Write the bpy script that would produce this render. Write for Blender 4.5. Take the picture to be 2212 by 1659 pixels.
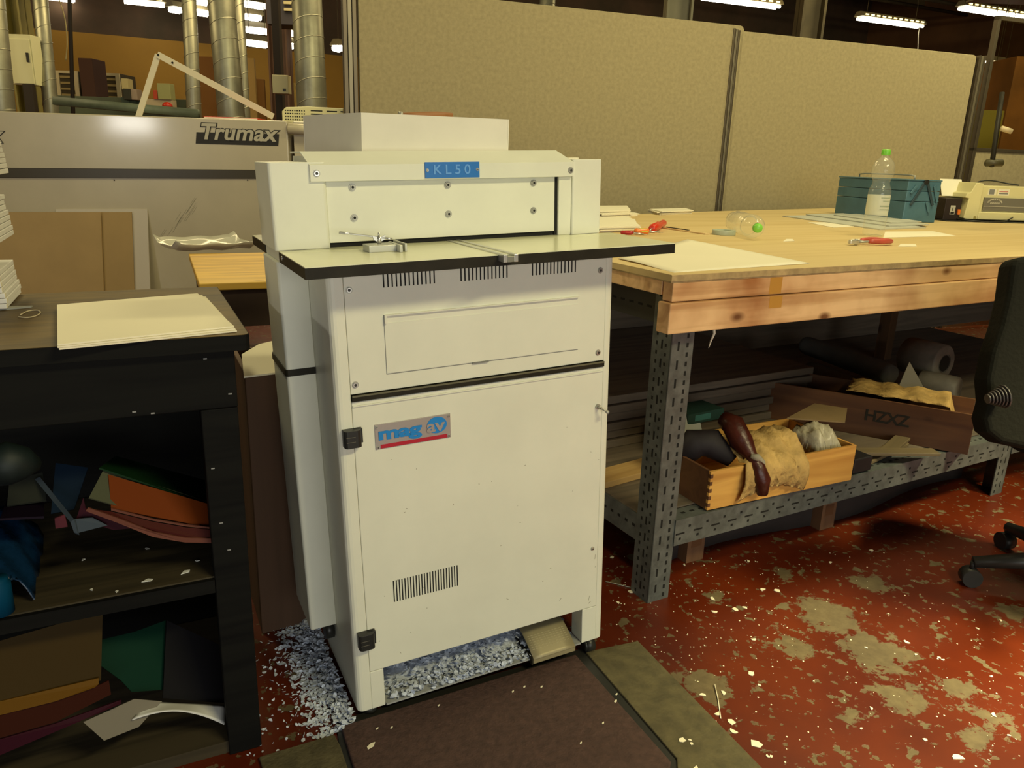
import bpy, bmesh, math, random
from math import sin, cos, pi, radians as rad, sqrt, atan2
from mathutils import Vector, Matrix
random.seed(7)
for o in list(bpy.data.objects): bpy.data.objects.remove(o)
SC = bpy.context.scene
COL = SC.collection
V = Vector

# ------------------------------------------------------------------ camera
FPX = 1657.2
CAM = V((-.3459, -1.3882, 1.1811))
YAW, PITCH, ROLL = -.4614, -.2833, .0339
_fw = V((-sin(YAW)*cos(PITCH), cos(YAW)*cos(PITCH), sin(PITCH)))
_ri = V((cos(YAW), sin(YAW), 0))
_up = _ri.cross(_fw)
CR = cos(ROLL)*_ri + sin(ROLL)*_up
CU = -sin(ROLL)*_ri + cos(ROLL)*_up
cd = bpy.data.cameras.new('camera'); cd.sensor_width = 36; cd.lens = FPX/2212*36
cd.clip_start = .02; cd.clip_end = 100
co = bpy.data.objects.new('camera', cd); COL.objects.link(co)
m3 = Matrix((CR, CU, -_fw)).transposed()
co.matrix_world = Matrix.Translation(CAM) @ m3.to_4x4()
SC.camera = co

# ------------------------------------------------------------------ colour management, world, lamps
SC.view_settings.view_transform = 'Standard'
SC.view_settings.look = 'None'
SC.view_settings.exposure = 0.0
SC.view_settings.gamma = 1
SC.view_settings.use_curve_mapping = False
w = bpy.data.worlds.new('world'); SC.world = w; w.use_nodes = True
w.node_tree.nodes['Background'].inputs[0].default_value = (.62, .70, .72, 1)
w.node_tree.nodes['Background'].inputs[1].default_value = .10
WARM = (1, .89, .49)
def area(name, loc, target, sx, sy, power, col=WARM, spread=180):
    l = bpy.data.lights.new(name, 'AREA'); l.shape = 'RECTANGLE'; l.size = sx; l.size_y = sy
    l.energy = power; l.color = col; l.spread = rad(spread)
    o = bpy.data.objects.new(name, l); COL.objects.link(o)
    o.location = loc
    o.rotation_euler = (V(target)-V(loc)).to_track_quat('-Z', 'Y').to_euler()
    return o
area('ceiling_lamp', (1.5, -2.9, 3.5), (.35, 0, .5), 1.5, .35, 92)
area('ceiling_lamp', (2.6, .45, 3.6), (2.9, 1.7, .6), 1.5, .3, 68)
area('ceiling_lamp', (-1.0, 2.2, 3.6), (-.8, 2.2, 0), 1.5, .3, 40)
area('ceiling_lamp', (3.0, -2.0, 3.6), (2.2, -1.3, 0), 1.2, .3, 100, WARM, 50)
area('ceiling_lamp', (5.6, 1.2, 3.6), (6.5, 4, .8), 1.5, .3, 70)  # added lamp, brightens the machinery beyond the glass
area('ceiling_lamp', (1.2, 6.0, 3.6), (.7, 5.4, 0), 3, 1.2, 115, (1, .8, .42))
area('ceiling_lamp', (-4.0, 6.5, 3.6), (-2.5, 8, 0), 3, 1.2, 90, (1, .8, .42))
area('ceiling_lamp', (7.5, 6.0, 3.6), (7, 8, 0), 3, 1.2, 100, (1, .8, .42))
area('front_fill_light', (-.4, -5.8, 1.3), (.0, 0, .7), 5.0, 1.6, 138, (.88, .89, .82))  # added low fill light behind the camera, lifts the shade under the table

# ------------------------------------------------------------------ picture ray helpers (turn a sighting into a place)
def ray(px, py): return _fw + CR*((px-1106)/FPX) - CU*((py-829.5)/FPX)
def onz(px, py, z):
    d = ray(px, py); return CAM + d*((z-CAM.z)/d.z)
def onp(px, py, p, n):
    d = ray(px, py); n = V(n); return CAM + d*((V(p)-CAM).dot(n)/d.dot(n))
def dep(px, py, t): return CAM + ray(px, py)*t

# ------------------------------------------------------------------ materials
MATS = {}
def mat(name, c, rough=.6, metal=0, var=0, vs=8, bump=0, bs=60, c2=None, stretch=(1,1,1), spec=.5, emit=0, alpha=None, trans=0, coat=0, thr=(.35,.65), ior=1.45):
    if name in MATS: return MATS[name]
    m = bpy.data.materials.new(name); m.use_nodes = True
    nt = m.node_tree; N = nt.nodes; L = nt.links; p = N['Principled BSDF']
    p.inputs['Base Color'].default_value = (*c, 1)
    p.inputs['Roughness'].default_value = rough; p.inputs['Metallic'].default_value = metal
    p.inputs['Specular IOR Level'].default_value = spec
    p.inputs['IOR'].default_value = ior
    if coat: p.inputs['Coat Weight'].default_value = coat; p.inputs['Coat Roughness'].default_value = .12
    if trans: p.inputs['Transmission Weight'].default_value = trans
    if alpha is not None: p.inputs['Alpha'].default_value = alpha
    if emit:
        p.inputs['Emission Color'].default_value = (*c, 1); p.inputs['Emission Strength'].default_value = emit
    if var or c2 or bump:
        tc = N.new('ShaderNodeTexCoord'); mp = N.new('ShaderNodeMapping'); mp.inputs['Scale'].default_value = stretch
        L.new(tc.outputs['Object'], mp.inputs[0])
    if var or c2:
        n = N.new('ShaderNodeTexNoise'); n.inputs['Scale'].default_value = vs; n.inputs['Detail'].default_value = 6; n.inputs['Roughness'].default_value = .6
        L.new(mp.outputs[0], n.inputs['Vector'])
        r = N.new('ShaderNodeValToRGB'); L.new(n.outputs['Fac'], r.inputs[0]); L.new(r.outputs[0], p.inputs['Base Color'])
        a = c if c2 else tuple(x*(1-var) for x in c); b = c2 if c2 else tuple(min(1, x*(1+var)) for x in c)
        r.color_ramp.elements[0].position = thr[0]; r.color_ramp.elements[0].color = (*a, 1)
        r.color_ramp.elements[1].position = thr[1]; r.color_ramp.elements[1].color = (*b, 1)
    if bump:
        n2 = N.new('ShaderNodeTexNoise'); n2.inputs['Scale'].default_value = bs; n2.inputs['Detail'].default_value = 4
        L.new(mp.outputs[0], n2.inputs['Vector'])
        b_ = N.new('ShaderNodeBump'); b_.inputs['Strength'].default_value = bump; b_.inputs['Distance'].default_value = .01
        L.new(n2.outputs['Fac'], b_.inputs['Height']); L.new(b_.outputs[0], p.inputs['Normal'])
    MATS[name] = m; return m

def wood(name, c, dark, scale=3.0, axis='x', rough=.6, knots=True, stain=None, spec=.5):
    """planks of grained pine: stretched noise + rings, a few knots"""
    if name in MATS: return MATS[name]
    m = bpy.data.materials.new(name); m.use_nodes = True
    nt = m.node_tree; N = nt.nodes; L = nt.links; p = N['Principled BSDF']; p.inputs['Roughness'].default_value = rough; p.inputs['Specular IOR Level'].default_value = spec
    tc = N.new('ShaderNodeTexCoord'); mp = N.new('ShaderNodeMapping')
    mp.inputs['Scale'].default_value = {'x': (.35, 6, 6), 'y': (6, .35, 6), 'z': (6, 6, .35)}[axis]
    L.new(tc.outputs['Object'], mp.inputs[0])
    n = N.new('ShaderNodeTexNoise'); n.inputs['Scale'].default_value = scale; n.inputs['Detail'].default_value = 8; n.inputs['Distortion'].default_value = 1.2
    L.new(mp.outputs[0], n.inputs['Vector'])
    r = N.new('ShaderNodeValToRGB'); L.new(n.outputs['Fac'], r.inputs[0])
    r.color_ramp.elements[0].position = .33; r.color_ramp.elements[0].color = (*dark, 1)
    r.color_ramp.elements[1].position = .58; r.color_ramp.elements[1].color = (*c, 1)
    out = r.outputs[0]
    if knots:
        vo = N.new('ShaderNodeTexVoronoi'); vo.inputs['Scale'].default_value = 5.5
        mp2 = N.new('ShaderNodeMapping'); mp2.inputs['Scale'].default_value = {'x': (.8, 1.5, 1.5), 'y': (1.5, .8, 1.5), 'z': (1.5, 1.5, .8)}[axis]
        L.new(tc.outputs['Object'], mp2.inputs[0]); L.new(mp2.outputs[0], vo.inputs['Vector'])
        r2 = N.new('ShaderNodeValToRGB'); L.new(vo.outputs['Distance'], r2.inputs[0])
        r2.color_ramp.elements[0].position = .05; r2.color_ramp.elements[0].color = (.25, .16, .1, 1)
        r2.color_ramp.elements[1].position = .14; r2.color_ramp.elements[1].color = (1, 1, 1, 1)
        mx = N.new('ShaderNodeMix'); mx.data_type = 'RGBA'; mx.blend_type = 'MULTIPLY'; mx.inputs[0].default_value = 1
        L.new(out, mx.inputs[6]); L.new(r2.outputs[0], mx.inputs[7]); out = mx.outputs[2]
    if stain:
        n3 = N.new('ShaderNodeTexNoise'); n3.inputs['Scale'].default_value = stain[1]; n3.inputs['Detail'].default_value = 5
        L.new(tc.outputs['Object'], n3.inputs['Vector'])
        r3 = N.new('ShaderNodeValToRGB'); L.new(n3.outputs['Fac'], r3.inputs[0])
        r3.color_ramp.elements[0].position = .45; r3.color_ramp.elements[0].color = (1, 1, 1, 1)
        r3.color_ramp.elements[1].position = .65; r3.color_ramp.elements[1].color = (*stain[0], 1)
        mx = N.new('ShaderNodeMix'); mx.data_type = 'RGBA'; mx.blend_type = 'MULTIPLY'; mx.inputs[0].default_value = 1
        L.new(out, mx.inputs[6]); L.new(r3.outputs[0], mx.inputs[7]); out = mx.outputs[2]
    L.new(out, p.inputs['Base Color'])
    b_ = N.new('ShaderNodeBump'); b_.inputs['Strength'].default_value = .25; b_.inputs['Distance'].default_value = .003
    L.new(n.outputs['Fac'], b_.inputs['Height']); L.new(b_.outputs[0], p.inputs['Normal'])
    MATS[name] = m; return m

WHITE = mat('white_enamel', (.74, .74, .62), .42, var=.035, vs=5)
WHITE2 = mat('white_enamel_cool', (.62, .64, .66), .45, var=.03, vs=5)
CREAM = mat('cream_enamel', (.78, .73, .52), .45, var=.03, vs=4)
BLACKP = mat('black_plastic', (.02, .02, .018), .4)
BLACKR = mat('black_edge', (.022, .019, .012), .5, var=.2, vs=20, spec=.2)
DARKV = mat('dark_void', (.006, .006, .005), .8)
LAMIN = mat('cream_laminate', (.80, .80, .56), .22, var=.03, vs=6)
STEEL = mat('steel', (.62, .61, .56), .3, metal=.75)
STEELD = mat('dull_steel', (.40, .39, .33), .42, metal=.45)
GREYST = mat('grey_slotted_steel', (.13, .145, .14), .45, metal=.35, var=.25, vs=25)
PINE = wood('pine_board', (.84, .55, .28), (.62, .36, .16), 3.2, 'x', stain=((.48, .30, .19), 2.4))
PLY = wood('plywood_top', (.66, .50, .24), (.58, .42, .18), 1.6, 'x', .55, knots=False)
PLYE = mat('plywood_edge', (.42, .30, .14), .7, var=.2, vs=30)
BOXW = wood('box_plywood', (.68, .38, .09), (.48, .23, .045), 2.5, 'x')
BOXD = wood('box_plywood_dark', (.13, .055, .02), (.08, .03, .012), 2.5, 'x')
DARKW = wood('dark_stained_wood', (.0065, .0065, .0055), (.003, .003, .003), 3, 'x', .7, knots=False, spec=.12)
TOPW = wood('worn_desk_top', (.135, .082, .015), (.075, .045, .008), 5, 'x', .6, knots=False, stain=((.5, .5, .5), 5))
YELW = wood('yellow_pine', (.66, .40, .055), (.38, .2, .03), 2.5, 'x', .5)
BRNW = wood('brown_board', (.11, .055, .028), (.075, .038, .018), 1.5, 'z', .75, knots=False)
PLANK = wood('dark_planks', (.15, .115, .08), (.09, .07, .05), 3, 'x', .8, knots=False)
KRAFT = mat('kraft_paper', (.46, .30, .10), .8, var=.25, vs=14, bump=1.0, bs=32)
PAPER = mat('white_paper', (.80, .74, .56), .75, var=.02, vs=3)
PAPERC = mat('cool_white_paper', (.70, .70, .68), .8, var=.03, vs=5)
CARD = mat('brown_cardboard', (.36, .24, .10), .8, var=.05, vs=5)
FABRIC = mat('beige_screen_fabric', (.325, .27, .15), .95, var=.10, vs=45, bump=.12, bs=400)
FABE = mat('screen_edge', (.05, .035, .025), .5)
ALUB = mat('bronze_aluminium', (.13, .105, .07), .4, metal=.6)
BLUEB = mat('blue_toolbox_paint', (.07, .155, .20), .42, var=.08, vs=12)
BLUED = mat('dark_blue_paint', (.03, .055, .07), .5)
GALV = mat('galvanised_duct', (.34, .33, .24), .42, metal=.65, var=.15, vs=6)
RUBM = mat('brown_rubber_mat', (.062, .032, .026), .85, var=.22, vs=60, bump=.4, bs=120)
RUBE = mat('olive_rubber_edge', (.085, .07, .032), .8, var=.25, vs=30, bump=.3, bs=100)
REDP = mat('red_plastic', (.6, .04, .015), .3)
ORNP = mat('orange_plastic', (.8, .2, .03), .3)
YGRP = mat('yellow_green_plastic', (.6, .62, .08), .35)
GRNC = mat('green_cap', (.22, .62, .07), .35)
CLEAR = mat('clear_plastic', (.93, .96, .93), .03, trans=1, ior=1.22, spec=.7)
BLUEPL = mat('blue_plate', (.02, .16, .52), .35)
BLUETX = mat('blue_ink', (.01, .22, .62), .5)
PLATET = mat('plate_text', (.12, .33, .75), .5)
SILV = mat('silver_plate', (.42, .38, .36), .35, metal=.4)
REDI = mat('red_ink', (.45, .012, .03), .5)
BLKI = mat('black_ink', (.02, .017, .01), .5)
GREYI = mat('grey_ink', (.22, .22, .2), .6)

# ------------------------------------------------------------------ mesh builder
class MB:
    def __init__(s): s.v = []; s.f = []; s.m = []; s.sm = []
    def add(s, vs, fs, mi=0, M=None, smooth=False):
        o = len(s.v)
        for p in vs:
            p = V(p)
            if M is not None: p = M @ p
            s.v.append(p)
        for f in fs: s.f.append([i+o for i in f]); s.m.append(mi); s.sm.append(smooth)
        return s
    def box(s, x0, x1, y0, y1, z0, z1, mi=0, M=None):
        vs = [(x0,y0,z0),(x1,y0,z0),(x1,y1,z0),(x0,y1,z0),(x0,y0,z1),(x1,y0,z1),(x1,y1,z1),(x0,y1,z1)]
        return s.add(vs, [(0,3,2,1),(4,5,6,7),(0,1,5,4),(1,2,6,5),(2,3,7,6),(3,0,4,7)], mi, M)
    def prism(s, pts, a, b, axis='z', mi=0, M=None, pts2=None, smooth=False):
        n = len(pts); q = pts2 or pts
        def P(p, h): return {'z': (p[0], p[1], h), 'y': (p[0], h, p[1]), 'x': (h, p[0], p[1])}[axis]
        vs = [P(p, a) for p in pts] + [P(p, b) for p in q]
        fs = [list(range(n))[::-1], list(range(n, 2*n))]
        s.add(vs, fs, mi, M)
        o = len(s.v)-2*n
        for i in range(n):
            j = (i+1) % n; s.f.append([o+i, o+j, o+n+j, o+n+i]); s.m.append(mi); s.sm.append(smooth)
        return s
    def cyl(s, p0, p1, r0, r1=None, n=16, mi=0, M=None, caps=True, smooth=True):
        if r1 is None: r1 = r0
        p0 = V(p0); p1 = V(p1); d = (p1-p0).normalized()
        a = d.orthogonal().normalized(); b = d.cross(a)
        vs = [p0+a*cos(2*pi*i/n)*r0+b*sin(2*pi*i/n)*r0 for i in range(n)]+[p1+a*cos(2*pi*i/n)*r1+b*sin(2*pi*i/n)*r1 for i in range(n)]
        s.add(vs, [(i, (i+1)%n, n+(i+1)%n, n+i) for i in range(n)], mi, M, smooth)
        if caps: 
            o = len(s.v)-2*n
            s.f.append([o+i for i in range(n)][::-1]); s.m.append(mi); s.sm.append(False)
            s.f.append([o+n+i for i in range(n)]); s.m.append(mi); s.sm.append(False)
        return s
    def tube(s, pts, r, n=8, mi=0, M=None):
        pts = [V(p) for p in pts]; rs = r if isinstance(r, (list, tuple)) else [r]*len(pts)
        ring = []; prev = None
        for i, p in enumerate(pts):
            d = (pts[min(i+1, len(pts)-1)]-pts[max(i-1, 0)]).normalized()
            if prev is None: a = d.orthogonal().normalized()
            else: a = (prev - d*prev.dot(d)).normalized()
            prev = a; b = d.cross(a)
            ring.append([p+(a*cos(2*pi*k/n)+b*sin(2*pi*k/n))*rs[i] for k in range(n)])
        vs = [q for rg in ring for q in rg]; fs = []
        for i in range(len(pts)-1):
            for k in range(n): fs.append((i*n+k, i*n+(k+1)%n, (i+1)*n+(k+1)%n, (i+1)*n+k))
        fs.append(tuple(range(n))[::-1]); fs.append(tuple((len(pts)-1)*n+k for k in range(n)))
        return s.add(vs, fs, mi, M, True)
    def lathe(s, prof, n=28, mi=0, M=None, lobes=0, la=0, closed=True):
        vs = []; fs = []
        for r, z in prof:
            for k in range(n):
                a = 2*pi*k/n; vs.append((r*cos(a), r*sin(a), z))
        for i in range(len(prof)-1):
            for k in range(n): fs.append((i*n+k, i*n+(k+1)%n, (i+1)*n+(k+1)%n, (i+1)*n+k))
        if closed:
            fs.append(tuple(range(n))[::-1]); fs.append(tuple((len(prof)-1)*n+k for k in range(n)))
        return s.add(vs, fs, mi, M, True)
    def grid(s, fn, nu, nv, th=0, mi=0, M=None, smooth=True):
        """surface fn(u,v)->xyz, with thickness th downward along -z (or both faces)"""
        vs = [V(fn(i/nu, j/nv)) for j in range(nv+1) for i in range(nu+1)]
        W = nu+1
        fs = [(j*W+i, j*W+i+1, (j+1)*W+i+1, (j+1)*W+i) for j in range(nv) for i in range(nu)]
        if th:
            n = len(vs)
            # normals
            nr = [V((0,0,0)) for _ in vs]
            for f in fs:
                q = (vs[f[1]]-vs[f[0]]).cross(vs[f[3]]-vs[f[0]])
                for k in f: nr[k] += q
            vs2 = [v_-nn.normalized()*th for v_, nn in zip(vs, nr)]
            fs2 = [tuple(n+k for k in f[::-1]) for f in fs]
            ed = [j for j in range(nu+1)]
            loop = [i for i in range(nu+1)]+[j*W+nu for j in range(1, nv+1)]+[nv*W+i for i in range(nu-1, -1, -1)]+[j*W for j in range(nv-1, 0, -1)]
            fs3 = [(loop[k], n+loop[k], n+loop[(k+1)%len(loop)], loop[(k+1)%len(loop)]) for k in range(len(loop))]
            s.add(vs+vs2, fs+fs2, mi, M, smooth)
            o = len(s.v)-2*n
            for f in fs3: s.f.append([o+k for k in f]); s.m.append(mi); s.sm.append(False)
        else: s.add(vs, fs, mi, M, smooth)
        return s
    def build(s, name, mats, parent=None, bevel=0, seg=2, shift=None):
        if not isinstance(mats, (list, tuple)): mats = [mats]
        me = bpy.data.meshes.new(name)
        vs = s.v if shift is None else [p-V(shift) for p in s.v]
        me.from_pydata([tuple(p) for p in vs], [], s.f)
        for m_ in mats: me.materials.append(m_)
        for p, mi, sm in zip(me.polygons, s.m, s.sm): p.material_index = mi; p.use_smooth = sm
        me.update()
        bm = bmesh.new(); bm.from_mesh(me); bmesh.ops.recalc_face_normals(bm, faces=bm.faces[:]); bm.to_mesh(me); bm.free()
        o = bpy.data.objects.new(name, me); COL.objects.link(o)
        if shift is not None and parent is None: o.location = shift
        if parent: o.parent = parent
        if bevel:
            b = o.modifiers.new('bevel', 'BEVEL'); b.width = bevel; b.segments = seg; b.limit_method = 'ANGLE'; b.angle_limit = rad(40)
        return o
def tag(o, label=None, cat=None, group=None, kind=None):
    if label: o['label'] = label
    if cat: o['category'] = cat
    if group: o['group'] = group
    if kind: o['kind'] = kind
    return o
def thing(name, label, cat, loc=(0,0,0), rz=0, M=None, group=None):
    o = bpy.data.objects.new(name, None); COL.objects.link(o); o.empty_display_size = .05
    if M is not None: o.matrix_world = M
    else: o.location = loc; o.rotation_euler = (0, 0, rz)
    return tag(o, label, cat, group)
def solo(mb, name, mats, label, cat, M=None, loc=(0,0,0), rz=0, bevel=0, group=None, seg=2):
    o = mb.build(name, mats, None, bevel, seg)
    if M is not None: o.matrix_world = M
    else: o.location = loc; o.rotation_euler = (0, 0, rz)
    return tag(o, label, cat, group)
def struct(mb, name, mats, bevel=0):
    return tag(mb.build(name, mats, None, bevel), kind='structure')
def text(name, body, size, m, parent, M, depth=.0006, bold=0, shear=0, spacing=1, align='CENTER', label=None):
    c = bpy.data.curves.new(name, 'FONT'); c.body = body; c.size = size; c.extrude = depth; c.offset = bold; c.shear = shear
    c.space_character = spacing; c.align_x = align; c.align_y = 'CENTER'; c.resolution_u = 4
    t = bpy.data.objects.new(name, c); COL.objects.link(t)
    dg = bpy.context.evaluated_depsgraph_get()
    me = bpy.data.meshes.new_from_object(t.evaluated_get(dg)); me.name = name
    bpy.data.objects.remove(t); bpy.data.curves.remove(c)
    me.transform(M); me.materials.clear(); me.materials.append(m)
    o = bpy.data.objects.new(name, me); COL.objects.link(o); o.parent = parent
    if label: o['label'] = label
    return o
def XZ(x, y, z, sx=1, sz=1, rot=0):   # text plane standing upright, facing -y
    return Matrix.Translation((x, y, z)) @ Matrix.Rotation(rad(90), 4, 'X') @ Matrix.Rotation(rot, 4, 'Z') @ Matrix.Diagonal((sx, sz, 1, 1))
def rrect(x0, x1, y0, y1, r, n=4, corners=(1,1,1,1)):
    pts = []
    for (cx, cy, a0), on in zip(((x1-r, y1-r, 0), (x0+r, y1-r, 90), (x0+r, y0+r, 180), (x1-r, y0+r, 270)), corners):
        if on:
            for k in range(n+1): a = rad(a0+90*k/n); pts.append((cx+r*cos(a), cy+r*sin(a)))
        else: pts.append((cx+(r if a0 in (0, 270) else -r), cy+(r if a0 in (0, 90) else -r)))
    return pts
def copy_tree(o, parent=None):
    c = o.copy(); COL.objects.link(c)
    if parent: c.parent = parent
    for ch in [x for x in bpy.data.objects if x.parent == o]: copy_tree(ch, c)
    return c

# ================================================================== SETTING
FLOORM = bpy.data.materials.new('painted_concrete_floor'); FLOORM.use_nodes = True
def floor_nodes():
    nt = FLOORM.node_tree; N = nt.nodes; L = nt.links; p = N['Principled BSDF']
    tc = N.new('ShaderNodeTexCoord')
    def noise(sc, det=6, rough=.6, dist=0):
        n = N.new('ShaderNodeTexNoise'); n.inputs['Scale'].default_value = sc; n.inputs['Detail'].default_value = det; n.inputs['Roughness'].default_value = rough; n.inputs['Distortion'].default_value = dist
        L.new(tc.outputs['Object'], n.inputs['Vector']); return n.outputs['Fac']
    def math_(op, a, b=None, c=None):
        n = N.new('ShaderNodeMath'); n.operation = op
        for i, x in enumerate((a, b, c)):
            if x is None: continue
            if isinstance(x, (int, float)): n.inputs[i].default_value = x
            else: L.new(x, n.inputs[i])
        return n.outputs[0]
    def ramp(fac, p0, p1, c0=(0,0,0), c1=(1,1,1)):
        r = N.new('ShaderNodeValToRGB'); L.new(fac, r.inputs[0])
        r.color_ramp.elements[0].position = p0; r.color_ramp.elements[0].color = (*c0, 1)
        r.color_ramp.elements[1].position = p1; r.color_ramp.elements[1].color = (*c1, 1); return r.outputs[0]
    red = ramp(noise(3, 5), .3, .7, (.078, .008, .0008), (.125, .017, .0012))
    conc = ramp(noise(40, 6), .3, .7, (.085, .066, .028), (.15, .118, .055))
    # wear: medium spots, small flecks, and the big bare patches
    m1 = ramp(noise(17, 4, .55, 0), .615, .64)
    m2 = ramp(noise(38, 3, .5), .62, .65)
    sc_ = noise(11, 8, .75)
    big = None
    for (px, py, rx) in ((1790,1330,.085), (1900,1410,.085), (1700,1390,.05), (1945,1500,.055), (2060,1480,.045), (2120,1530,.03), (1560,1290,.03), (1880,1260,.05), (1690,1240,.03), (2190,1330,.05), (1520,1480,.06), (2130,1600,.035), (1850,1545,.03)):
        c_ = onz(px, py, 0)
        d = N.new('ShaderNodeVectorMath'); d.operation = 'DISTANCE'; L.new(tc.outputs['Object'], d.inputs[0]); d.inputs[1].default_value = c_
        v_ = math_('SUBTRACT', rx, math_('ADD', d.outputs['Value'], math_('MULTIPLY', math_('SUBTRACT', sc_, .5), .36)))
        big = v_ if big is None else math_('MAXIMUM', big, v_)
    bigm = ramp(math_('MULTIPLY', big, 30), 0, .25)
    wear = math_('MAXIMUM', bigm, math_('MAXIMUM', m1, math_('MULTIPLY', m2, .8)))
    mx = N.new('ShaderNodeMix'); mx.data_type = 'RGBA'
    L.new(math_('MULTIPLY', wear, .9), mx.inputs[0]); L.new(red, mx.inputs[6]); L.new(conc, mx.inputs[7])
    dirt = ramp(noise(2.2, 5), .45, .75, (1,1,1), (.62, .6, .6))
    mu = N.new('ShaderNodeMix'); mu.data_type = 'RGBA'; mu.blend_type = 'MULTIPLY'; mu.inputs[0].default_value = 1
    L.new(mx.outputs[2], mu.inputs[6]); L.new(dirt, mu.inputs[7])
    L.new(mu.outputs[2], p.inputs['Base Color'])
    L.new(math_('ADD', math_('MULTIPLY', wear, .4), .36), p.inputs['Roughness'])
    b_ = N.new('ShaderNodeBump'); b_.inputs['Strength'].default_value = .4; b_.inputs['Distance'].default_value = .002
    L.new(math_('SUBTRACT', 1, wear), b_.inputs['Height']); L.new(b_.outputs[0], p.inputs['Normal'])
floor_nodes()
struct(MB().box(-9, 16, -6.2, 15, -.1, 0), 'floor', FLOORM)
WALLM = mat('ochre_wall', (.30, .16, .02), .8, var=.12, vs=.6)
WALLU = mat('dark_upper_wall', (.05, .035, .02), .9, c2=(.085, .05, .03), vs=1.5)
zb_ = dep(250, 108, 12).z
yb = 11.2
wb = MB(); wb.box(-9, 16, yb, yb+.2, 0, zb_); wb.box(-9, 16, yb, yb+.2, zb_, 5.2, mi=1)
struct(wb, 'wall_back', [WALLM, WALLU])
wl = MB(); wl.box(-9.2, -9, -6, yb, 0, zb_); wl.box(-9.2, -9, -6, yb, zb_, 5.2, mi=1)
struct(wl, 'wall_left', [WALLM, WALLU])
BRNWALL = mat('brown_far_wall', (.12, .055, .02), .85, var=.3, vs=.8)
struct(MB().box(14, 14.2, -6, yb, 0, 5.2), 'wall_right', BRNWALL)
CEILM = mat('dark_ceiling', (.035, .022, .013), .95, c2=(.06, .042, .02), vs=3, stretch=(.4, 4, 1))
struct(MB().box(-9, 16, -6, yb, 5.2, 5.4), 'ceiling', CEILM)
struct(MB().box(-9, 14, -6.2, -6, 0, 5.2), 'wall_front', mat('pale_front_wall', (.35, .30, .18), .8, var=.1, vs=1))
# roof beams
BEAM = mat('roof_steel', (.10, .075, .035), .7, var=.3, vs=3)
bi = 1
for y_ in (3.2, 5.2, 7.0, 8.6, 10.0):
    b = MB(); b.box(-9, 14, y_-.06, y_+.06, 4.35, 4.42); b.box(-9, 14, y_-.012, y_+.012, 4.42, 4.7); b.box(-9, 14, y_-.06, y_+.06, 4.7, 4.76)
    struct(b, 'trim_%d' % bi, BEAM); bi += 1
for y_, z_ in ((8.0, 3.9), (9.0, 4.05), (6.2, 4.0)):
    struct(MB().cyl((-9, y_, z_), (14, y_, z_), .03, n=8), 'trim_%d' % bi, BEAM); bi += 1
# far steel columns seen above the screens
COLM = mat('grey_column_paint', (.20, .18, .11), .6, var=.1, vs=4)
def column(pxa, pxb, t, m_, holes=False):
    global bi
    a = dep(pxa, 30, t); b_ = dep(pxb, 30, t); wd = (b_-a).length
    c = (a+b_)/2; mb = MB(); ang = atan2((b_-a).y, (b_-a).x)
    M = Matrix.Translation((c.x, c.y, 0)) @ Matrix.Rotation(ang, 4, 'Z')
    mb.box(-wd/2, -wd/2+.02, -.1, .1, 0, 5.2, M=M); mb.box(wd/2-.02, wd/2, -.1, .1, 0, 5.2, M=M); mb.box(-wd/2, wd/2, -.01, .01, 0, 5.2, M=M)
    o = struct(mb, 'trim_%d' % bi, m_); bi += 1
column(1436, 1492, 7.0, COLM); column(1725, 1775, 6.5, BEAM)
column(22, 56, 7.4, mat('olive_column', (.24, .20, .05), .6, var=.1, vs=4))
column(580, 622, 8.6, mat('brown_column', (.10, .05, .03), .6))

# ================================================================== PUNCHING MACHINE
MT, MP = -.0381, .0075
R1 = Matrix(((cos(MT), 0, sin(MT)), (0, 1, 0), (-sin(MT), 0, cos(MT))))
R2 = Matrix(((1, 0, 0), (0, cos(MP), sin(MP)), (0, -sin(MP), cos(MP))))
MROT = (R2 @ R1).to_4x4()
pm = thing('paper_punch', 'white floor-standing paper punching machine with cream work table and blue name plate', 'punching machine', M=MROT)
W = .6225
# body: side walls with rounded front edge, frame, back
b = MB()
def Lp(mir):
    r = .014; pts = [(0, .36), (0, r)]+[(r-r*cos(rad(a)), r-r*sin(rad(a))) for a in (22, 45, 67, 90)]+[(.031, 0), (.031, .012), (.012, .02), (.012, .36)]
    return [(W-x, y) for x, y in pts][::-1] if mir else pts
b.prism(Lp(False), .018, .979); b.prism([(x if x > W-.02 else W-.0215, y) for x, y in Lp(True)], .018, .979)
b.box(.012, W-.012, .35, .36, .12, .979)
b.box(.031, .061, .0, .05, .018, .112); b.box(.562, .6015, 0, .05, .018, .112)
b.box(.012, W-.012, .02, .35, .965, .979)
b.box(.012, W-.012, .03, .35, .13, .14, mi=1)
b.build('cabinet_body', [WHITE, DARKV], pm, .0015)
u = MB().box(.0315, .601, 0, .012, .739, .979).build('upper_panel', WHITE, pm, .0012)
MB().box(.1035, .1045, -.0006, .001, .771, .888, mi=1).box(.1035, .534, -.0006, .001, .7705, .7718, mi=1).box(.1045, .533, -.0012, .0, .773, .872).box(.1045, .533, -.006, .0, .8865, .8885).box(.1045, .109, -.006, 0, .872, .8865)\
    .box(.285, .32, -.0035, 0, .7695, .7725, mi=1).build('access_flap', [WHITE, GREYI], u)
for i, x0, x1 in ((0, .1075, .2085), (1, .2645, .3645), (2, .4225, .524)):
    v = MB()
    for k in range(13): x = x0+(x1-x0)*k/12; v.box(x-.0013, x+.0013, -.0005, .003, .9405, .978)
    v.build('vent_slots', DARKV, u)
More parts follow.
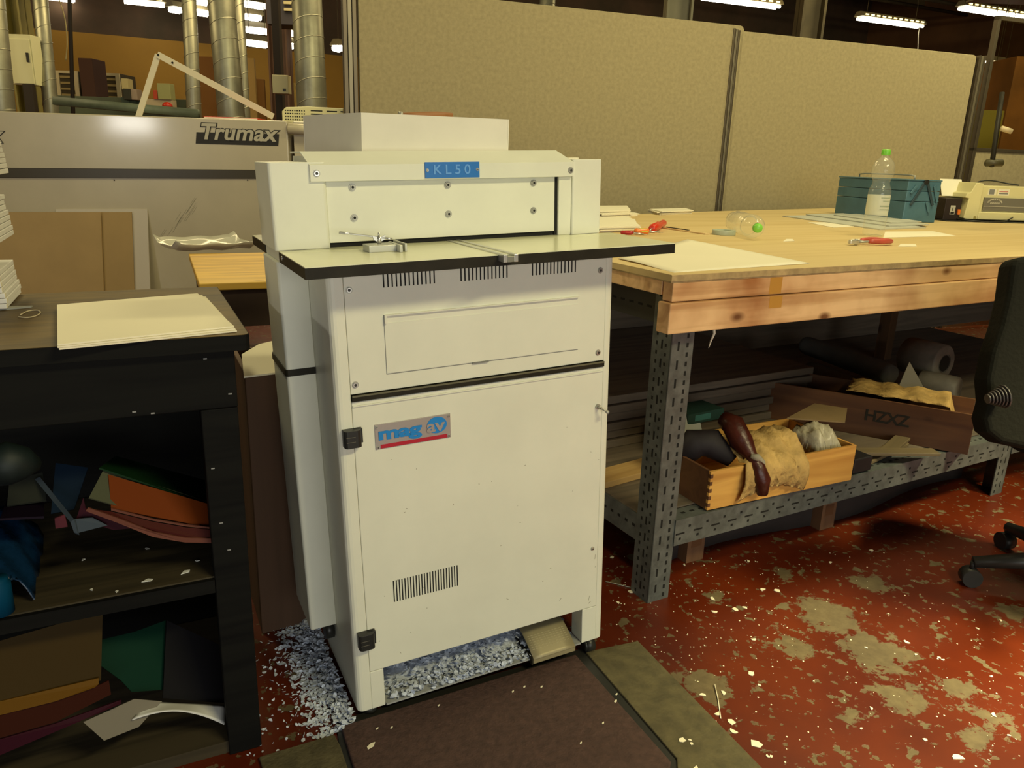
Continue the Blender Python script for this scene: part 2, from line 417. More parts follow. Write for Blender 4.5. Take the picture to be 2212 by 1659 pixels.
MB().box(.0325, .601, -.0045, .002, .7255, .7375).box(.0325, .601, -.005, -.0045, .734, .7375, mi=1).build('black_stripe', [BLACKR, mat('stripe_sheen', (.13, .12, .07), .4)], pm, .001)
d = MB().box(.0315, .601, 0, .012, .113, .7235).build('door', WHITE, pm, .0015)
MB().box(.0325, .6, -.003, .0, .7135, .7165).build('door_lip', WHITE, d, .001)
v = MB()
for k in range(24): x = .094+(.2385-.094)*k/23; v.box(x-.0012, x+.0012, -.0005, .003, .268, .3185)
v.build('vent_slots', DARKV, d)
# name plate
npl = MB().box(.073, .2325, -.0022, 0, .6195, .6715).build('name_plate', SILV, pm, .0006)
MB().box(.083, .2245, -.0028, -.002, .6205, .6283).build('red_bar', REDI, npl)
text('plate_lettering', 'mag', .044, BLUETX, npl, XZ(.1235, -.003, .6500, 1.30, .80), bold=.0016, spacing=.94)
dsc = MB()
for k in range(1): dsc.prism([(.2025+.0215*cos(2*pi*i/32), .6512+.0175*sin(2*pi*i/32)) for i in range(32)], -.0032, -.0022, axis='y')
dsc.build('blue_disc', BLUETX, npl)
text('disc_lettering', 'av', .040, SILV, npl, XZ(.199, -.0037, .6495, 1.1, .9), bold=.001)
def screw(x, z, y, r, par, name='screw', m1=STEEL, depth=.003):
    s = MB(); s.cyl((x, y, z), (x, y-depth, z), r, r*.85, 14); s.cyl((x, y-depth, z), (x, y-depth-.0004, z), r*.55, r*.5, 6, mi=1)
    s.cyl((x, y+.0003, z), (x, y-.0004, z), r*1.25, n=16, mi=2)
    return s.build(name, [m1, mat('screw_socket', (.03, .03, .025), .5), STEELD], par)
for x, z in ((.077, .6665), (.2285, .667), (.0775, .6238), (.2285, .6238)): screw(x, z, -.0022, .0028, npl)
for x, z in ((.041, .941), (.586, .94), (.586, .758), (.041, .758)): screw(x, z, 0, .0055, u)
screw(.586, .274, 0, .004, d)
mk = MB(); rnd = random.Random(31)
for k in range(26):
    x, z = rnd.uniform(.05, .6), rnd.uniform(.13, .6); l_ = rnd.uniform(.0006, .0022); a_ = rnd.uniform(0, 3); mk.box(-l_, l_, -.0004, .0002, -.0005, .0005, M=Matrix.Translation((x, 0, z)) @ Matrix.Rotation(a_, 4, 'Y'))
for x, z, l_, a_ in ((.58, .14, .007, 1.3), (.582, .128, .004, .6), (.50, .16, .004, .8), (.36, .2, .003, -.6), (.594, .25, .006, 1.5)): mk.box(-l_, l_, -.0004, .0002, -.0005, .0005, M=Matrix.Translation((x, 0, z)) @ Matrix.Rotation(-a_, 4, 'Y'))
mk.build('scuff_marks', mat('scuff_brown', (.33, .31, .22), .6), d)
for z0, z1 in ((.637, .672), (.182, .218)):
    h = MB(); h.prism(rrect(.009, .043, -.020, 0, .008, corners=(0,0,1,1)), z0, z1)
    h.box(.03, .0465, -.011, -.0, z0+.006, z1); h.box(.012, .03, -.0208, -.02, z0+.012, z0+.0135, mi=1); h.box(.012, .03, -.0208, -.02, z0+.022, z0+.0235, mi=1)
    h.build('hinge', [BLACKP, mat('hinge_groove', (.1,.09,.07), .5)], pm, .0015)
t_ = MB(); t_.cyl((.589, 0, .632), (.589, -.004, .632), .0062, n=14); t_.cyl((.589, -.004, .632), (.590, -.012, .631), .0035, n=10)
t_.cyl((.590, -.012, .631), (.600, -.024, .624), .002, n=8); t_.cyl((.598, -.022, .6255), (.602, -.027, .6225), .0045, .0035, n=12)
t_.build('latch_knob', STEELD, pm)
# front + rear work table
tb = MB(); Zt = 1.0
tb.box(-.053, .7116, -.0895, .116, .979, Zt-.0016, mi=1); tb.box(-.053, .7116, .1185, .16, .979, Zt-.0016, mi=1)
tb.box(-.0525, .7111, -.089, .1165, Zt-.0016, Zt); tb.box(-.0525, .7111, .118, .16, Zt-.0016, Zt)
tb.box(-.053, .7116, .116, .1185, .979, Zt-.006, mi=1)
tb.box(.02, .603, .16, .196, .979, Zt)
front = tb.build('work_table', [LAMIN, BLACKR], pm)
r_ = MB(); r_.box(.3045, .3125, -.1125, .196, Zt-.012, Zt+.0022); r_.box(.3265, .3345, -.1125, .196, Zt-.012, Zt+.0022); r_.box(.3125, .3265, -.1125, .196, Zt-.012, Zt-.001, mi=1)
r_.build('centre_rail', [STEEL, mat('rail_slot', (.25,.25,.2), .4, metal=.5)], front, .0006)
MB().cyl((-.0535, .117, Zt-.008), (-.056, .117, Zt-.008), .004, n=8).build('edge_pin', STEEL, front)
rt = MB(); rt.box(-.054, .7, .325, .509, .979, Zt-.0016, mi=1); rt.box(-.0535, .6995, .325, .5085, Zt-.0016, Zt)
rt.build('rear_table', [LAMIN, BLACKR], pm)
# head frame
cb = MB(); cb.prism(rrect(-.059, .0, .161, .33, .007, corners=(0,1,1,0)), .144, .979); cb.prism(rrect(-.059, .05, .161, .33, .007, corners=(1,1,1,1)), 1.0, 1.167)
cb.box(-.052, .05, .165, .325, .9785, 1.001)
cb.build('left_column', WHITE, pm, .002)
cb = MB(); cb.prism(rrect(.608, .6842, .161, .33, .004), 1.0, 1.167); cb.box(.6235, .6842, .163, .33, .144, .979); cb.box(.6235, .68, .165, .325, .9785, 1.001)
cb.box(.575, .6075, .166, .3, 1.0, 1.13)
cb.build('right_column', WHITE, pm, .0015)
MB().prism(rrect(-.0615, -.0005, .1585, .3325, .008, corners=(0,1,1,0)), .7455, .7595).build('black_stripe', BLACKR, pm)
MB().box(.05, .58, .19, .325, 1.0, 1.17).box(.02, .6, .195, .325, 1.167, 1.178).build('head_block', WHITE, pm)
MB().box(.02, .606, .176, .2, .9995, 1.012).box(.567, .5755, .173, .2, 1.0, 1.13).build('punch_slot', DARKV, pm)
tp = MB().box(.0505, .567, .171, .19, 1.0095, 1.131).build('die_plate', WHITE, pm, .001)
for x in (.1035, .308, .5125):
    for z in (1.1175, 1.0575):
        s = MB(); s.cyl((x, .172, z), (x, .1685, z), .0072, n=18); s.cyl((x, .1685, z), (x, .1665, z), .0050, n=18); s.cyl((x, .1664, z), (x, .1660, z), .0028, n=6, mi=1)
        s.build('socket_bolt', [STEELD, DARKV], tp)
hd = MB()
hd.box(.0185, .607, .155, .165, 1.130, 1.1615)
hd.add([(.0185,.155,1.1615),(.607,.155,1.1615),(.594,.215,1.187),(.014,.215,1.187),(.0185,.165,1.1615),(.607,.165,1.1615),(.594,.222,1.185),(.014,.222,1.185)], [(0,1,2,3),(4,7,6,5),(0,3,7,4),(1,5,6,2),(3,2,6,7),(0,4,5,1)])
hd.box(.014, .594, .215, .32, 1.183, 1.187)
hdo = hd.build('hood', CREAM if False else WHITE, pm, .0008)
for x, z in ((.031, 1.1455), (.5985, 1.1435)): screw(x, z, .155, .0058, hdo)
kp = MB().box(.2525, .3745, .1525, .155, 1.1325, 1.1645).build('model_plate', BLUEPL, pm, .0004)
text('plate_lettering', 'KL50', .0285, PLATET, kp, XZ(.3115, .1520, 1.1485, 1.02, .95), spacing=1.5, bold=.0004)
for x in (.2575, .3695): screw(x, 1.1485, .1525, .0026, kp)
# small bits behind the right column
MB().prism(rrect(.685, .6975, .26, .34, .004), 1.0, 1.158).prism(rrect(.685, .7015, .25, .35, .004), 1.075, 1.155).build('side_cover', mat('beige_plastic', (.52, .42, .24), .5), pm, .003)
MB().box(.612, .64, .19, .215, 1.167, 1.1705).build('top_tab', PAPER, pm, .001)
# side guide
g = MB(); g.box(.098, .152, .052, .098, 1.0, 1.013); g.box(.152, .158, .03, .105, 1.0, 1.014); g.box(.164, .1685, .035, .11, 1.0, 1.016); g.box(.152, .1685, .09, .105, 1.0, 1.01)
g.build('side_guide', mat('cast_alloy', (.50, .50, .43), .4, metal=.3), pm, .0008)
wn = MB(); wn.cyl((.128, .085, 1.013), (.128, .085, 1.026), .0045, n=12); wn.prism([(-.011, 0), (-.004, -.003), (.004, -.003), (.011, 0), (.013, .009), (.006, .006), (-.006, .006), (-.013, .009)], -.0015, .0015, 'y', M=Matrix.Translation((.128, .085, 1.02)))
wn.cyl((.128, .085, 1.026), (.128, .085, 1.034), .002, n=8)
wn.build('wing_nut', STEEL, pm)
# pedal, tray, castor, feet
pd = MB()
def pedf(u_, v_):
    a = u_; return (.422+.115*v_, -.012+.09*a, .022+.040*sin(a*pi*.5))
pd.grid(pedf, 12, 4, .003)
for i in range(7):
    for j in range(11):
        u_, v_ = .22+i*.055, .08+j*.083; p = V(pedf(u_, v_)); pd.box(p.x-.0032, p.x+.0032, p.y-.0024, p.y+.0024, p.z+.001, p.z+.0026, mi=2)
pd.box(.4185, .4215, -.01, .08, .008, .03, mi=1); pd.box(.422, .537, -.012, -.009, .012, .024); pd.box(.47, .49, .078, .3, .05, .056, mi=1)
pd.build('foot_pedal', [mat('brass_tread', (.36, .31, .18), .5, metal=.3), BLACKR, mat('brass_stud', (.60, .54, .34), .4, metal=.2)], pm)
MB().box(.063, .56, -.0, .34, .016, .02).box(.04, .56, .345, .349, .02, .12).build('base_tray', mat('grey_tray', (.33, .34, .33), .6, var=.1, vs=10), pm)
cs = MB(); cs.cyl((.578, .012, .000), (.600, .012, .000), .019, n=18); cs.cyl((.574, .012, .0), (.578, .012, .0), .010, .018, n=18); cs.cyl((.59, .012, .012), (.59, .012, .03), .006, n=8)
cs.build('castor', BLACKP, pm, shift=None)
for fx, fy, fz in ((.03, .02, 0), (.59, .33, -.012), (.03, .33, 0)): MB().cyl((fx, fy, fz), (fx, fy, .02), .017, n=14).build('foot', BLACKP, pm)
MB().cyl((-.024, .19, .118), (-.004, .19, .118), .022, n=20).box(-.022, -.006, .18, .2, .12, .2).build('castor', BLACKP, pm)
def mw(x, y, z): return MROT @ V((x, y, z))

# spanner lying over the side guide
A_ = V((.063, .115, 1.034)); B_ = V((.128, .088, 1.030)); B2 = V((.150, .079, 1.022))
sp = MB(); dv = (B2-A_); dn = dv.normalized(); L_ = dv.length
Msp = MROT @ (Matrix.Translation(A_) @ dn.to_track_quat('X', 'Z').to_matrix().to_4x4())
sp.prism([(0.012, -.0038), (L_-.01, -.0034), (L_-.01, .0034), (.012, .0038)], -.0016, .0016, 'z')
sp.prism([(.014, -.005), (.008, -.0078), (-.004, -.0072), (-.006, -.004), (.004, -.0030), (.006, 0), (.004, .0030), (-.006, .004), (-.004, .0072), (.008, .0078), (.014, .005)], -.002, .002, 'z')
sp.cyl((L_-.004, 0, -.002), (L_-.004, 0, .002), .0075, n=14)
so = solo(sp, 'spanner', STEEL, 'chrome open-ended spanner lying over the side guide on the punch table', 'spanner', M=Msp, bevel=.0006)

# white carton on the punch's head
e0 = mw(*(.137, .30, 1.187)); 
ca = onp(780, 243, mw(.137, .28, 1.2), (0, 1, 0)); cb2 = onp(1100, 258, ca+V((0, -.02, 0)), (0, 1, 0))
zc0 = 1.1815
fl = V((ca.x, ca.y, 0)); fr = V((cb2.x, cb2.y, 0)); ang = atan2((fr-fl).y, (fr-fl).x); wd = (fr-fl).length
ztop = ca.z
car = thing('carton', 'white folded carton standing on the head of the punching machine', 'box', (ca.x, ca.y, zc0), ang)
h_ = ztop-zc0
bk = onp(655, 262, ca+V((0, .28, 0)), (0, 1, 0)); bl_ = V((bk.x-ca.x, bk.y-ca.y, 0)); 
bl_ = Matrix.Rotation(-ang, 4, 'Z') @ bl_
c_ = MB()
def vwall(mb, p, q, z0, z1, th, mi=0):
    p = V((p[0], p[1], 0)); q = V((q[0], q[1], 0)); d_ = (q-p).normalized(); n_ = V((-d_.y, d_.x, 0))*th
    pts = [(p.x, p.y), (q.x, q.y), (q.x+n_.x, q.y+n_.y), (p.x+n_.x, p.y+n_.y)]
    mb.prism(pts, z0, z1, 'z', mi)
hr = cb2.z-zc0
c_.add([(0,0,0),(wd,0,0),(wd,.003,0),(0,.003,0),(0,0,h_),(wd,0,hr),(wd,.003,hr),(0,.003,h_)], [(0,3,2,1),(4,5,6,7),(0,1,5,4),(1,2,6,5),(2,3,7,6),(3,0,4,7)])
vwall(c_, (0, 0), (bl_.x, bl_.y), 0, h_, -.003); vwall(c_, (bl_.x, bl_.y), (bl_.x+wd, bl_.y), 0, h_-.01, -.003); vwall(c_, (bl_.x+wd, bl_.y), (wd, 0), 0, hr, -.003)
CART = mat('white_carton', (.74, .70, .58), .6, var=.04, vs=6)
c_.build('carton_walls', CART, car)
fp = MB(); fp.prism([(0.002, .004), (wd-.002, .004), (bl_.x+wd-.002, bl_.y), (bl_.x+.002, bl_.y)], h_-.014, h_-.011)
fp.build('top_flap', CART, car)
ct = car.location + Matrix.Rotation(ang, 3, 'Z') @ V((.10, .06, h_-.011))
hm = MB(); p0, p1 = V((0, 0, .012)), V((.13, .03, .02)); hm.tube([p0, p0.lerp(p1, .3), p0.lerp(p1, .7), p1], [.006, .008, .009, .006], 10)
hm.cyl((-.004, 0, .012), (.004, 0, .012), .009, n=10, mi=1)
solo(hm, 'hammer_handle', [wood('handle_wood', (.35, .15, .05), (.25, .1, .03), 5), STEELD], 'worn brown wooden tool handle on the white carton', 'tool handle', loc=ct, rz=ang)
kn = MB(); kn.box(0, .09, -.008, .008, 0, .004); kn.box(.09, .12, -.009, .009, -.001, .006, mi=1)
solo(kn, 'steel_rule', [STEELD, BLACKP], 'short grey metal strip lying on the white carton beside the tool handle', 'metal strip', loc=car.location + Matrix.Rotation(ang, 3, 'Z') @ V((.02, .03, h_-.010)), rz=ang+.1, bevel=.001)

# ================================================================== WORKBENCH
BA = .0598; G0 = V((.8152, .1, 0))
BR = Matrix.Rotation(BA, 4, 'Z'); BMX = Matrix.Translation(G0) @ BR
def bw(x, y, z=0): return BMX @ V((x, y, z))
def bl(p): return BMX.inverted() @ V(p)
ZB = .931
wbn = thing('workbench', 'long wooden workbench with pine front boards on grey slotted steel legs', 'workbench', M=BMX)
tp_ = MB(); pts = [(-.01, -.009), (4.55, -.009), (4.55, 2.05), (3.4, 2.31), (2.1, 2.06), (1.05, 1.79), (0.0, 1.5)]
tp_.prism(pts, ZB-.016, ZB); tp_.prism([(x+(.002 if x < 1 else -.002), y+(.002 if y < 1 else -.002)) for x, y in pts], ZB-.02, ZB-.0161, mi=1)
# edge colour strip
tp_.box(-.0105, 4.55, -.0105, -.009, ZB-.016, ZB-.001, mi=1)
tp_.build('bench_top', [PLY, PLYE], wbn)
MB().box(.0, 4.5, -.006, .03, .864, ZB-.0205).build('front_board', PINE, wbn, .002)
fb2 = MB().box(-.012, 4.5, -.016, .03, .786, .862)
fb2.build('front_board', PINE, wbn, .003)
MB().box(.0, .03, .035, 1.5, .875, ZB-.0205).build('side_board', PINE, wbn, .002)
MB().box(.33, .375, -.0063, -.0055, .866, .9095).box(.325, .372, -.0164, -.0155, .83, .861).build('tape_patch', mat('brown_tape', (.50, .25, .05), .35), wbn)
def slot_leg(x, y, fx, fy, z0=0, z1=.9, name='leg'):
    l = MB(); t = .003; wd_ = .075
    x1 = x+fx*wd_; y1 = y+fy*wd_
    l.box(min(x, x1), max(x, x1), min(y, y+fy*t), max(y, y+fy*t), z0, z1)
    l.box(min(x, x+fx*t), max(x, x+fx*t), min(y, y1), max(y, y1), z0, z1)
    n = int((z1-z0)/.025)
    for k in range(n):
        z = z0+.015+k*.025
        for yy, s_ in ((y, -1 if fy > 0 else 1),):
            xc = x+fx*.055; l.box(xc-.0035, xc+.0035, yy+s_*.0006, yy, z-.006, z+.006, mi=1)
            if k % 2: xc = x+fx*.025; l.box(xc-.003, xc+.003, yy+s_*.0006, yy, z-.012, z+.012, mi=1)
        xx = x; s_ = -1 if fx > 0 else 1
        for off, hh in ((.02, .004), (.035, .012 if k % 2 else 0), (.055, .005)):
            if hh: yc = y+fy*off; l.box(xx+s_*.0006 if s_ < 0 else xx, xx if s_ < 0 else xx+.0006, yc-.003, yc+.003, z-hh, z+hh, mi=1)
    return l.build(name, [GREYST, DARKV], wbn)
slot_leg(.045, .032, 1, 1, 0, .905); slot_leg(.03, 1.4, 1, -1, 0, .9); slot_leg(1.80, .032, -1, 1, 0, .9); slot_leg(1.8, 1.9, -1, -1, 0, .9)
slot_leg(3.5, .032, -1, 1, 0, .9); slot_leg(3.5, 2.1, -1, -1, 0, .9)
def rail(x0, x1, y, name='shelf_rail'):
    r = MB(); z1, z0 = .238, .163
    r.box(x0, x1, y, y+.003, z0, z1); r.box(x0, x1, y, y+.06, z1, z1+.003)
    n = int((x1-x0)/.033)
    for k in range(n):
        x = x0+.02+k*.033
        r.box(x-.007, x+.007, y+.028, y+.036, z1+.003, z1+.0036, mi=1)
        if k % 2 == 0: r.box(x-.016, x+.016, y-.0006, y, .195, .200, mi=1)
        r.box(x-.004, x+.004, y-.0006, y, .212 if k % 2 else .178, (.212 if k % 2 else .178)+.007, mi=1)
    return r.build(name, [GREYST, DARKV], wbn)
rail(.118, 1.73, .028); rail(1.8, 3.4, .028)
r = MB(); r.box(.046, .049, .107, 1.35, .163, .238); r.box(.046, .1, .107, 1.35, .238, .241)
for k in range(35): y = .12+k*.034; r.box(.0454, .046, y-.006, y+.006, .2, .208, mi=1); r.box(.07, .078, y-.006, y+.006, .241, .2416, mi=1)
r.build('shelf_rail', [GREYST, DARKV], wbn)
r = MB(); r.box(.046, .049, .107, 1.35, .79, .872)
for k in range(32): y = .13+k*.038; r.box(.0454, .046, y-.009, y+.009, .825, .831, mi=1)
r.build('top_rail', [mat('dark_slotted_steel', (.05, .05, .042), .5, metal=.3), DARKV], wbn)
sh = MB(); sh.box(.05, 3.45, .09, 2.0, .2415, .246)
sh.build('shelf_board', PLANK, wbn)
MB().box(.05, 4.5, 1.45, 1.47, .247, ZB-.021).build('added_backing', PLANK, wbn)  # added dark board that keeps the space under the bench dark
for x_, y_ in ((.75, 1.38), (2.37, 1.0)): MB().box(x_, x_+.055, y_, y_+.06, .246, .9).build('wooden_post', wood('dark_post', (.10, .05, .02), (.06, .03, .012), 3, 'z'), wbn)

# things stored under the bench -------------------------------------------------
for i in range(6):
    x0 = .13+.012*((i*7) % 3); z0 = .2465+i*.031
    mb = MB().box(0, 1.12, 0, .88, 0, .028)
    nm = ['bottom board', 'second board from the bottom', 'third board from the bottom', 'third board from the top', 'second board from the top', 'top board'][i]
    solo(mb, 'stored_board', PLANK, 'wide dark %s of the stack on the workbench shelf' % nm, 'board', M=BMX @ Matrix.Translation((x0, .55+.01*(i % 2), z0)), bevel=.003, group='dark boards stacked under the workbench')
# pale pallet plank sticking out at the left
solo(MB().box(0, .35, 0, .09, 0, .02), 'offcut_plank', wood('pale_plank', (.5, .32, .12), (.38, .22, .07), 3), 'pale pine offcut lying behind the near bench leg on the shelf', 'plank', M=BMX @ Matrix.Translation((.055, .28, .246)) @ Matrix.Rotation(.1, 4, 'Z'), bevel=.002)
# near box
q0 = bl(onz(1527, 1103, .246)); q1 = bl(onz(1838, 1037, .246)); q2 = bl(onz(1472, 1050, .246))
bx = Matrix.Translation(bw(q0.x, q0.y, .2462)) @ Matrix.Rotation(BA+atan2(q1.y-q0.y, q1.x-q0.x), 4, 'Z')
bL = (q1-q0).length; bH = .118; bD = .28
cr_ = thing('wooden_box', 'shallow plywood box with finger joints, nearest the front bench leg, full of wrapped bundles', 'wooden box', M=bx)
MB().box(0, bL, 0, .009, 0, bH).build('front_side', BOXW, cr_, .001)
MB().box(0, .009, .0095, bD, 0, bH).build('end_side', BOXD, cr_, .001)  # left end in a dark copy of the plywood, shade put into colour
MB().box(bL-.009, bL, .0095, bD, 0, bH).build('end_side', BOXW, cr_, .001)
MB().box(.0095, bL-.0095, bD-.009, bD, 0, bH).build('back_side', BOXW, cr_, .001)
MB().box(.01, bL-.01, .01, bD-.01, 0, .008).build('box_bottom', BOXW, cr_)
fj = MB()
for k in range(5): fj.box(-.0006, 0, .0, .009, .01+k*.022, .021+k*.022); fj.box(0, .009, -.0006, 0, .01+k*.022, .021+k*.022)
fj.build('finger_joints', BOXD, cr_)
# brown paper crumpled over the box
def paper_blob(name, mats, label, cat, M, sx, sy, h, seed, nu=22, nv=16, amp=.02, drape=0, th=.0012, group=None):
    rnd = random.Random(seed); off = [[rnd.uniform(-1, 1) for _ in range(nu+1)] for _ in range(nv+1)]
    def fn(u_, v_):
        i = round(u_*nu); j = round(v_*nv); e = (sin(pi*u_)**.35)*(sin(pi*v_)**.35) if 0 < u_ < 1 and 0 < v_ < 1 else 0
        z = h*e + amp*(off[j][i]*.7+sin(u_*11+seed)*sin(v_*9+seed)*.8)*(.25+.75*e)
        y = v_*sy; 
        if drape and v_ < .35: y = .35*sy-(.35-v_)*sy*.12; z = z-(.35-v_)/.35*drape
        return (u_*sx+off[j][i]*amp*.25, y+off[j][i]*amp*.25, max(z, .0012))
    mb = MB().grid(fn, nu, nv, th)
    o = solo(mb, name, mats, label, cat, M=M, group=group); return o
kp_ = MB(); rnd = random.Random(3); nu, nv = 26, 22; off = [[rnd.uniform(-1, 1) for _ in range(nu+1)] for _ in range(nv+1)]
def kfn(u_, v_):
    i = round(u_*nu); j = round(v_*nv); n_ = off[j][i]
    s_ = v_*.34   # path length from hanging front edge, up and over into the box
    if s_ < .105: y = -.012-.012*sin(s_*30); z = bH-.105+s_+.0+.03*u_*(1-s_/.105)*0
    else: y = -.012+(s_-.105); z = bH+.004+.06*sin(min(1, (s_-.105)/.2)*pi)*(.35+.65*u_)+.008*sin(u_*23+v_*9)*sin(v_*17)
    if s_ < .105: z += .03*sin(u_*pi)*(1-s_/.105) ; y -= .01*u_
    return (.125+.225*u_+.05*(v_-.5)*(1-u_)+n_*.006, y+n_*.006, z+n_*.007*(1 if s_ > .02 else 0))
kp_.grid(kfn, nu, nv, .001)
solo(kp_, 'kraft_paper', KRAFT, 'crumpled brown kraft paper draped over the front of the plywood box', 'wrapping paper', M=bx)
paper_blob('plastic_wrap', mat('dull_film', (.40, .36, .26), .35, var=.2, vs=12, bump=.6, bs=25), 'crumpled translucent film bundle at the right end of the near plywood box', 'plastic wrap', bx @ Matrix.Translation((bL-.13, .03, bH-.03)), .11, .14, .075, 12, amp=.014)
# leather pouch and dark bag
lp = MB(); pts_ = [V((.135, .12, bH+.1)), V((.14, .085, bH+.095)), V((.15, .05, bH+.05)), V((.155, .015, bH+.02)), V((.16, -.012, bH-.005)), V((.168, -.026, bH-.04)), V((.176, -.028, bH-.085))]
lp.tube(pts_, [.025, .034, .034, .020, .022, .026, .016], 12)
solo(lp, 'leather_pouch', mat('oxblood_leather', (.06, .012, .007), .35, var=.3, vs=18, bump=.3, bs=30), 'dark red leather pouch hanging over the front of the near plywood box', 'pouch', M=bx)
kt = MB(); kt.tube([V((.135, -.006, bH+.03)), V((.15, -.016, bH+.028)), V((.162, -.012, bH+.02)), V((.172, -.018, bH+.01)), V((.178, -.02, bH-.004))], [.006, .011, .009, .008, .004], 8)
solo(kt, 'rag_knot', mat('grey_rag', (.33, .30, .22), .9, var=.2, vs=30), 'pale knotted rag tied round the leather pouch', 'rag', M=bx)
db = MB(); db.tube([V((.015, .15, bH-.02)), V((.05, .14, bH+.03)), V((.10, .12, bH+.03)), V((.13, .06, bH-.01))], [.03, .045, .045, .02], 12)
solo(db, 'dark_bag', mat('dark_cloth', (.012, .008, .010), .7, var=.3, vs=12), 'dark cloth bag stuffed into the left of the near plywood box', 'bag', M=bx)
gp = MB().box(0, .16, 0, .1, 0, .035).box(.03, .1, -.0006, 0, .008, .028, mi=1)
solo(gp, 'green_carton', [mat('dark_green_card', (.01, .035, .028), .5), mat('teal_print', (.03, .11, .10), .5)], 'dark green printed carton behind the kraft paper in the near box', 'carton', M=bx @ Matrix.Translation((.155, .30, bH+.02)) @ Matrix.Rotation(.1, 4, 'Z'), bevel=.002)
solo(MB().box(0, .08, 0, .001, 0, .06), 'grey_leaflet', mat('grey_leaf', (.28, .29, .27), .7), 'grey leaflet standing left of the dark green carton', 'leaflet', M=bx @ Matrix.Translation((.135, .285, bH-.005)) @ Matrix.Rotation(.15, 4, 'Z') @ Matrix.Rotation(-.4, 4, 'X'))
# far stencilled crate
p_c = bl(onz(2090, 983, .246)); p_e = bl(onz(2185, 962, .246)); p_l = bl(onz(1830, 935, .246))
d_e = (p_e-p_c); d_e.z = 0; d_l = (p_l-p_c); d_l.z = 0
zc = bl(onp(2090, 897, bw(p_c.x, p_c.y, 0), (sin(.46), cos(.46), 0))).z-.246
crate = thing('stencilled_crate', 'long brown wooden crate with black stencilled characters under the bench', 'crate', M=BMX @ Matrix.Translation((p_c.x, p_c.y, .2462)) @ Matrix.Rotation(atan2(d_l.y, d_l.x), 4, 'Z'))
LC = .72; WC = .24; HC = zc
MB().box(0, LC, -.009, 0, 0, HC).build('long_side', BOXD, crate, .001) if False else None
# local x runs away along the long side, crate body lies to local -y (towards the right in the picture)
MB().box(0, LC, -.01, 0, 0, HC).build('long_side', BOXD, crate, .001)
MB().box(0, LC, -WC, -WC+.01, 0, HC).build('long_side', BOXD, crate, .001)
MB().box(0, .01, -WC+.0105, -.0105, 0, .05).build('end_side', wood('crate_end', (.42, .22, .08), (.3, .14, .04), 3, 'y'), crate, .001)
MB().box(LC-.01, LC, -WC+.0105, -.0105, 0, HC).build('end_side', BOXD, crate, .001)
MB().box(.0105, LC-.0105, -WC+.0105, -.0105, 0, .008).build('crate_bottom', BOXD, crate)
tM = Matrix.Translation((.27, .0006, HC*.55)) @ Matrix.Rotation(rad(180), 4, 'Z') @ Matrix.Rotation(rad(90), 4, 'X')
text('stencil_lettering', 'HZXZ', .058, BLKI, crate, tM, bold=.0012, depth=.0008, spacing=.9)
ck = MB(); rnd = random.Random(5); off2 = [[rnd.uniform(-1, 1) for _ in range(21)] for _ in range(17)]
def cfn(u_, v_):
    i = round(u_*20); j = round(v_*16); n_ = off2[j][i]
    x = .42*(1-u_)-.0 ; z = HC+.012+.02*abs(sin(u_*14))*(sin(pi*v_)**.5)
    if u_ > .8: x = .084-(u_-.8)*.2-.0; z = HC+.01-(u_-.8)/.2*.1
    return (x+n_*.004, -.014-.2*v_+n_*.004, z+n_*.004)
ck.grid(cfn, 20, 16, .001)
solo(ck, 'kraft_paper', KRAFT, 'crumpled brown paper lining the open top and end of the stencilled crate', 'wrapping paper', M=crate.matrix_world.copy() if False else (BMX @ Matrix.Translation((p_c.x, p_c.y, .2462)) @ Matrix.Rotation(atan2(d_l.y, d_l.x), 4, 'Z')))
# flap, dark block, slats between boxes
q = onz(1765, 965, .36)
solo(MB().prism([(0, 0), (.22, .05), (.27, -.04), (.13, -.12)], 0, .004), 'card_flap', mat('dull_card', (.20, .135, .06), .8, var=.1, vs=6), 'brown cardboard flap sticking out between the near box and the stencilled crate', 'cardboard', M=Matrix.Translation(onz(1700, 905, .42)) @ Matrix.Rotation(BA+.1, 4, 'Z'))
solo(MB().box(0, .09, 0, .09, 0, .05), 'dark_block', mat('dark_block', (.012, .012, .014), .5), 'small dark block at the right end of the near plywood box', 'block', M=Matrix.Translation(onz(1842, 1025, .246)) @ Matrix.Rotation(BA, 4, 'Z'), bevel=.004)
for i, (px, py, an) in enumerate(((1880, 1005, .2), (1930, 985, .35), (1845, 985, -.45))):
    solo(MB().box(0, .3, 0, .05, 0, .012), 'loose_slat', wood('grey_slat', (.16, .12, .06), (.1, .075, .04), 3), ['worn slat lying right of the dark block on the shelf', 'upper worn slat in front of the stencilled crate', 'dark slat leaning away behind the dark block'][i], 'slat', M=Matrix.Translation(onz(px, py, .2465+.0125*i)+V((0,0,.0))) @ Matrix.Rotation(BA+an, 4, 'Z'), bevel=.002)
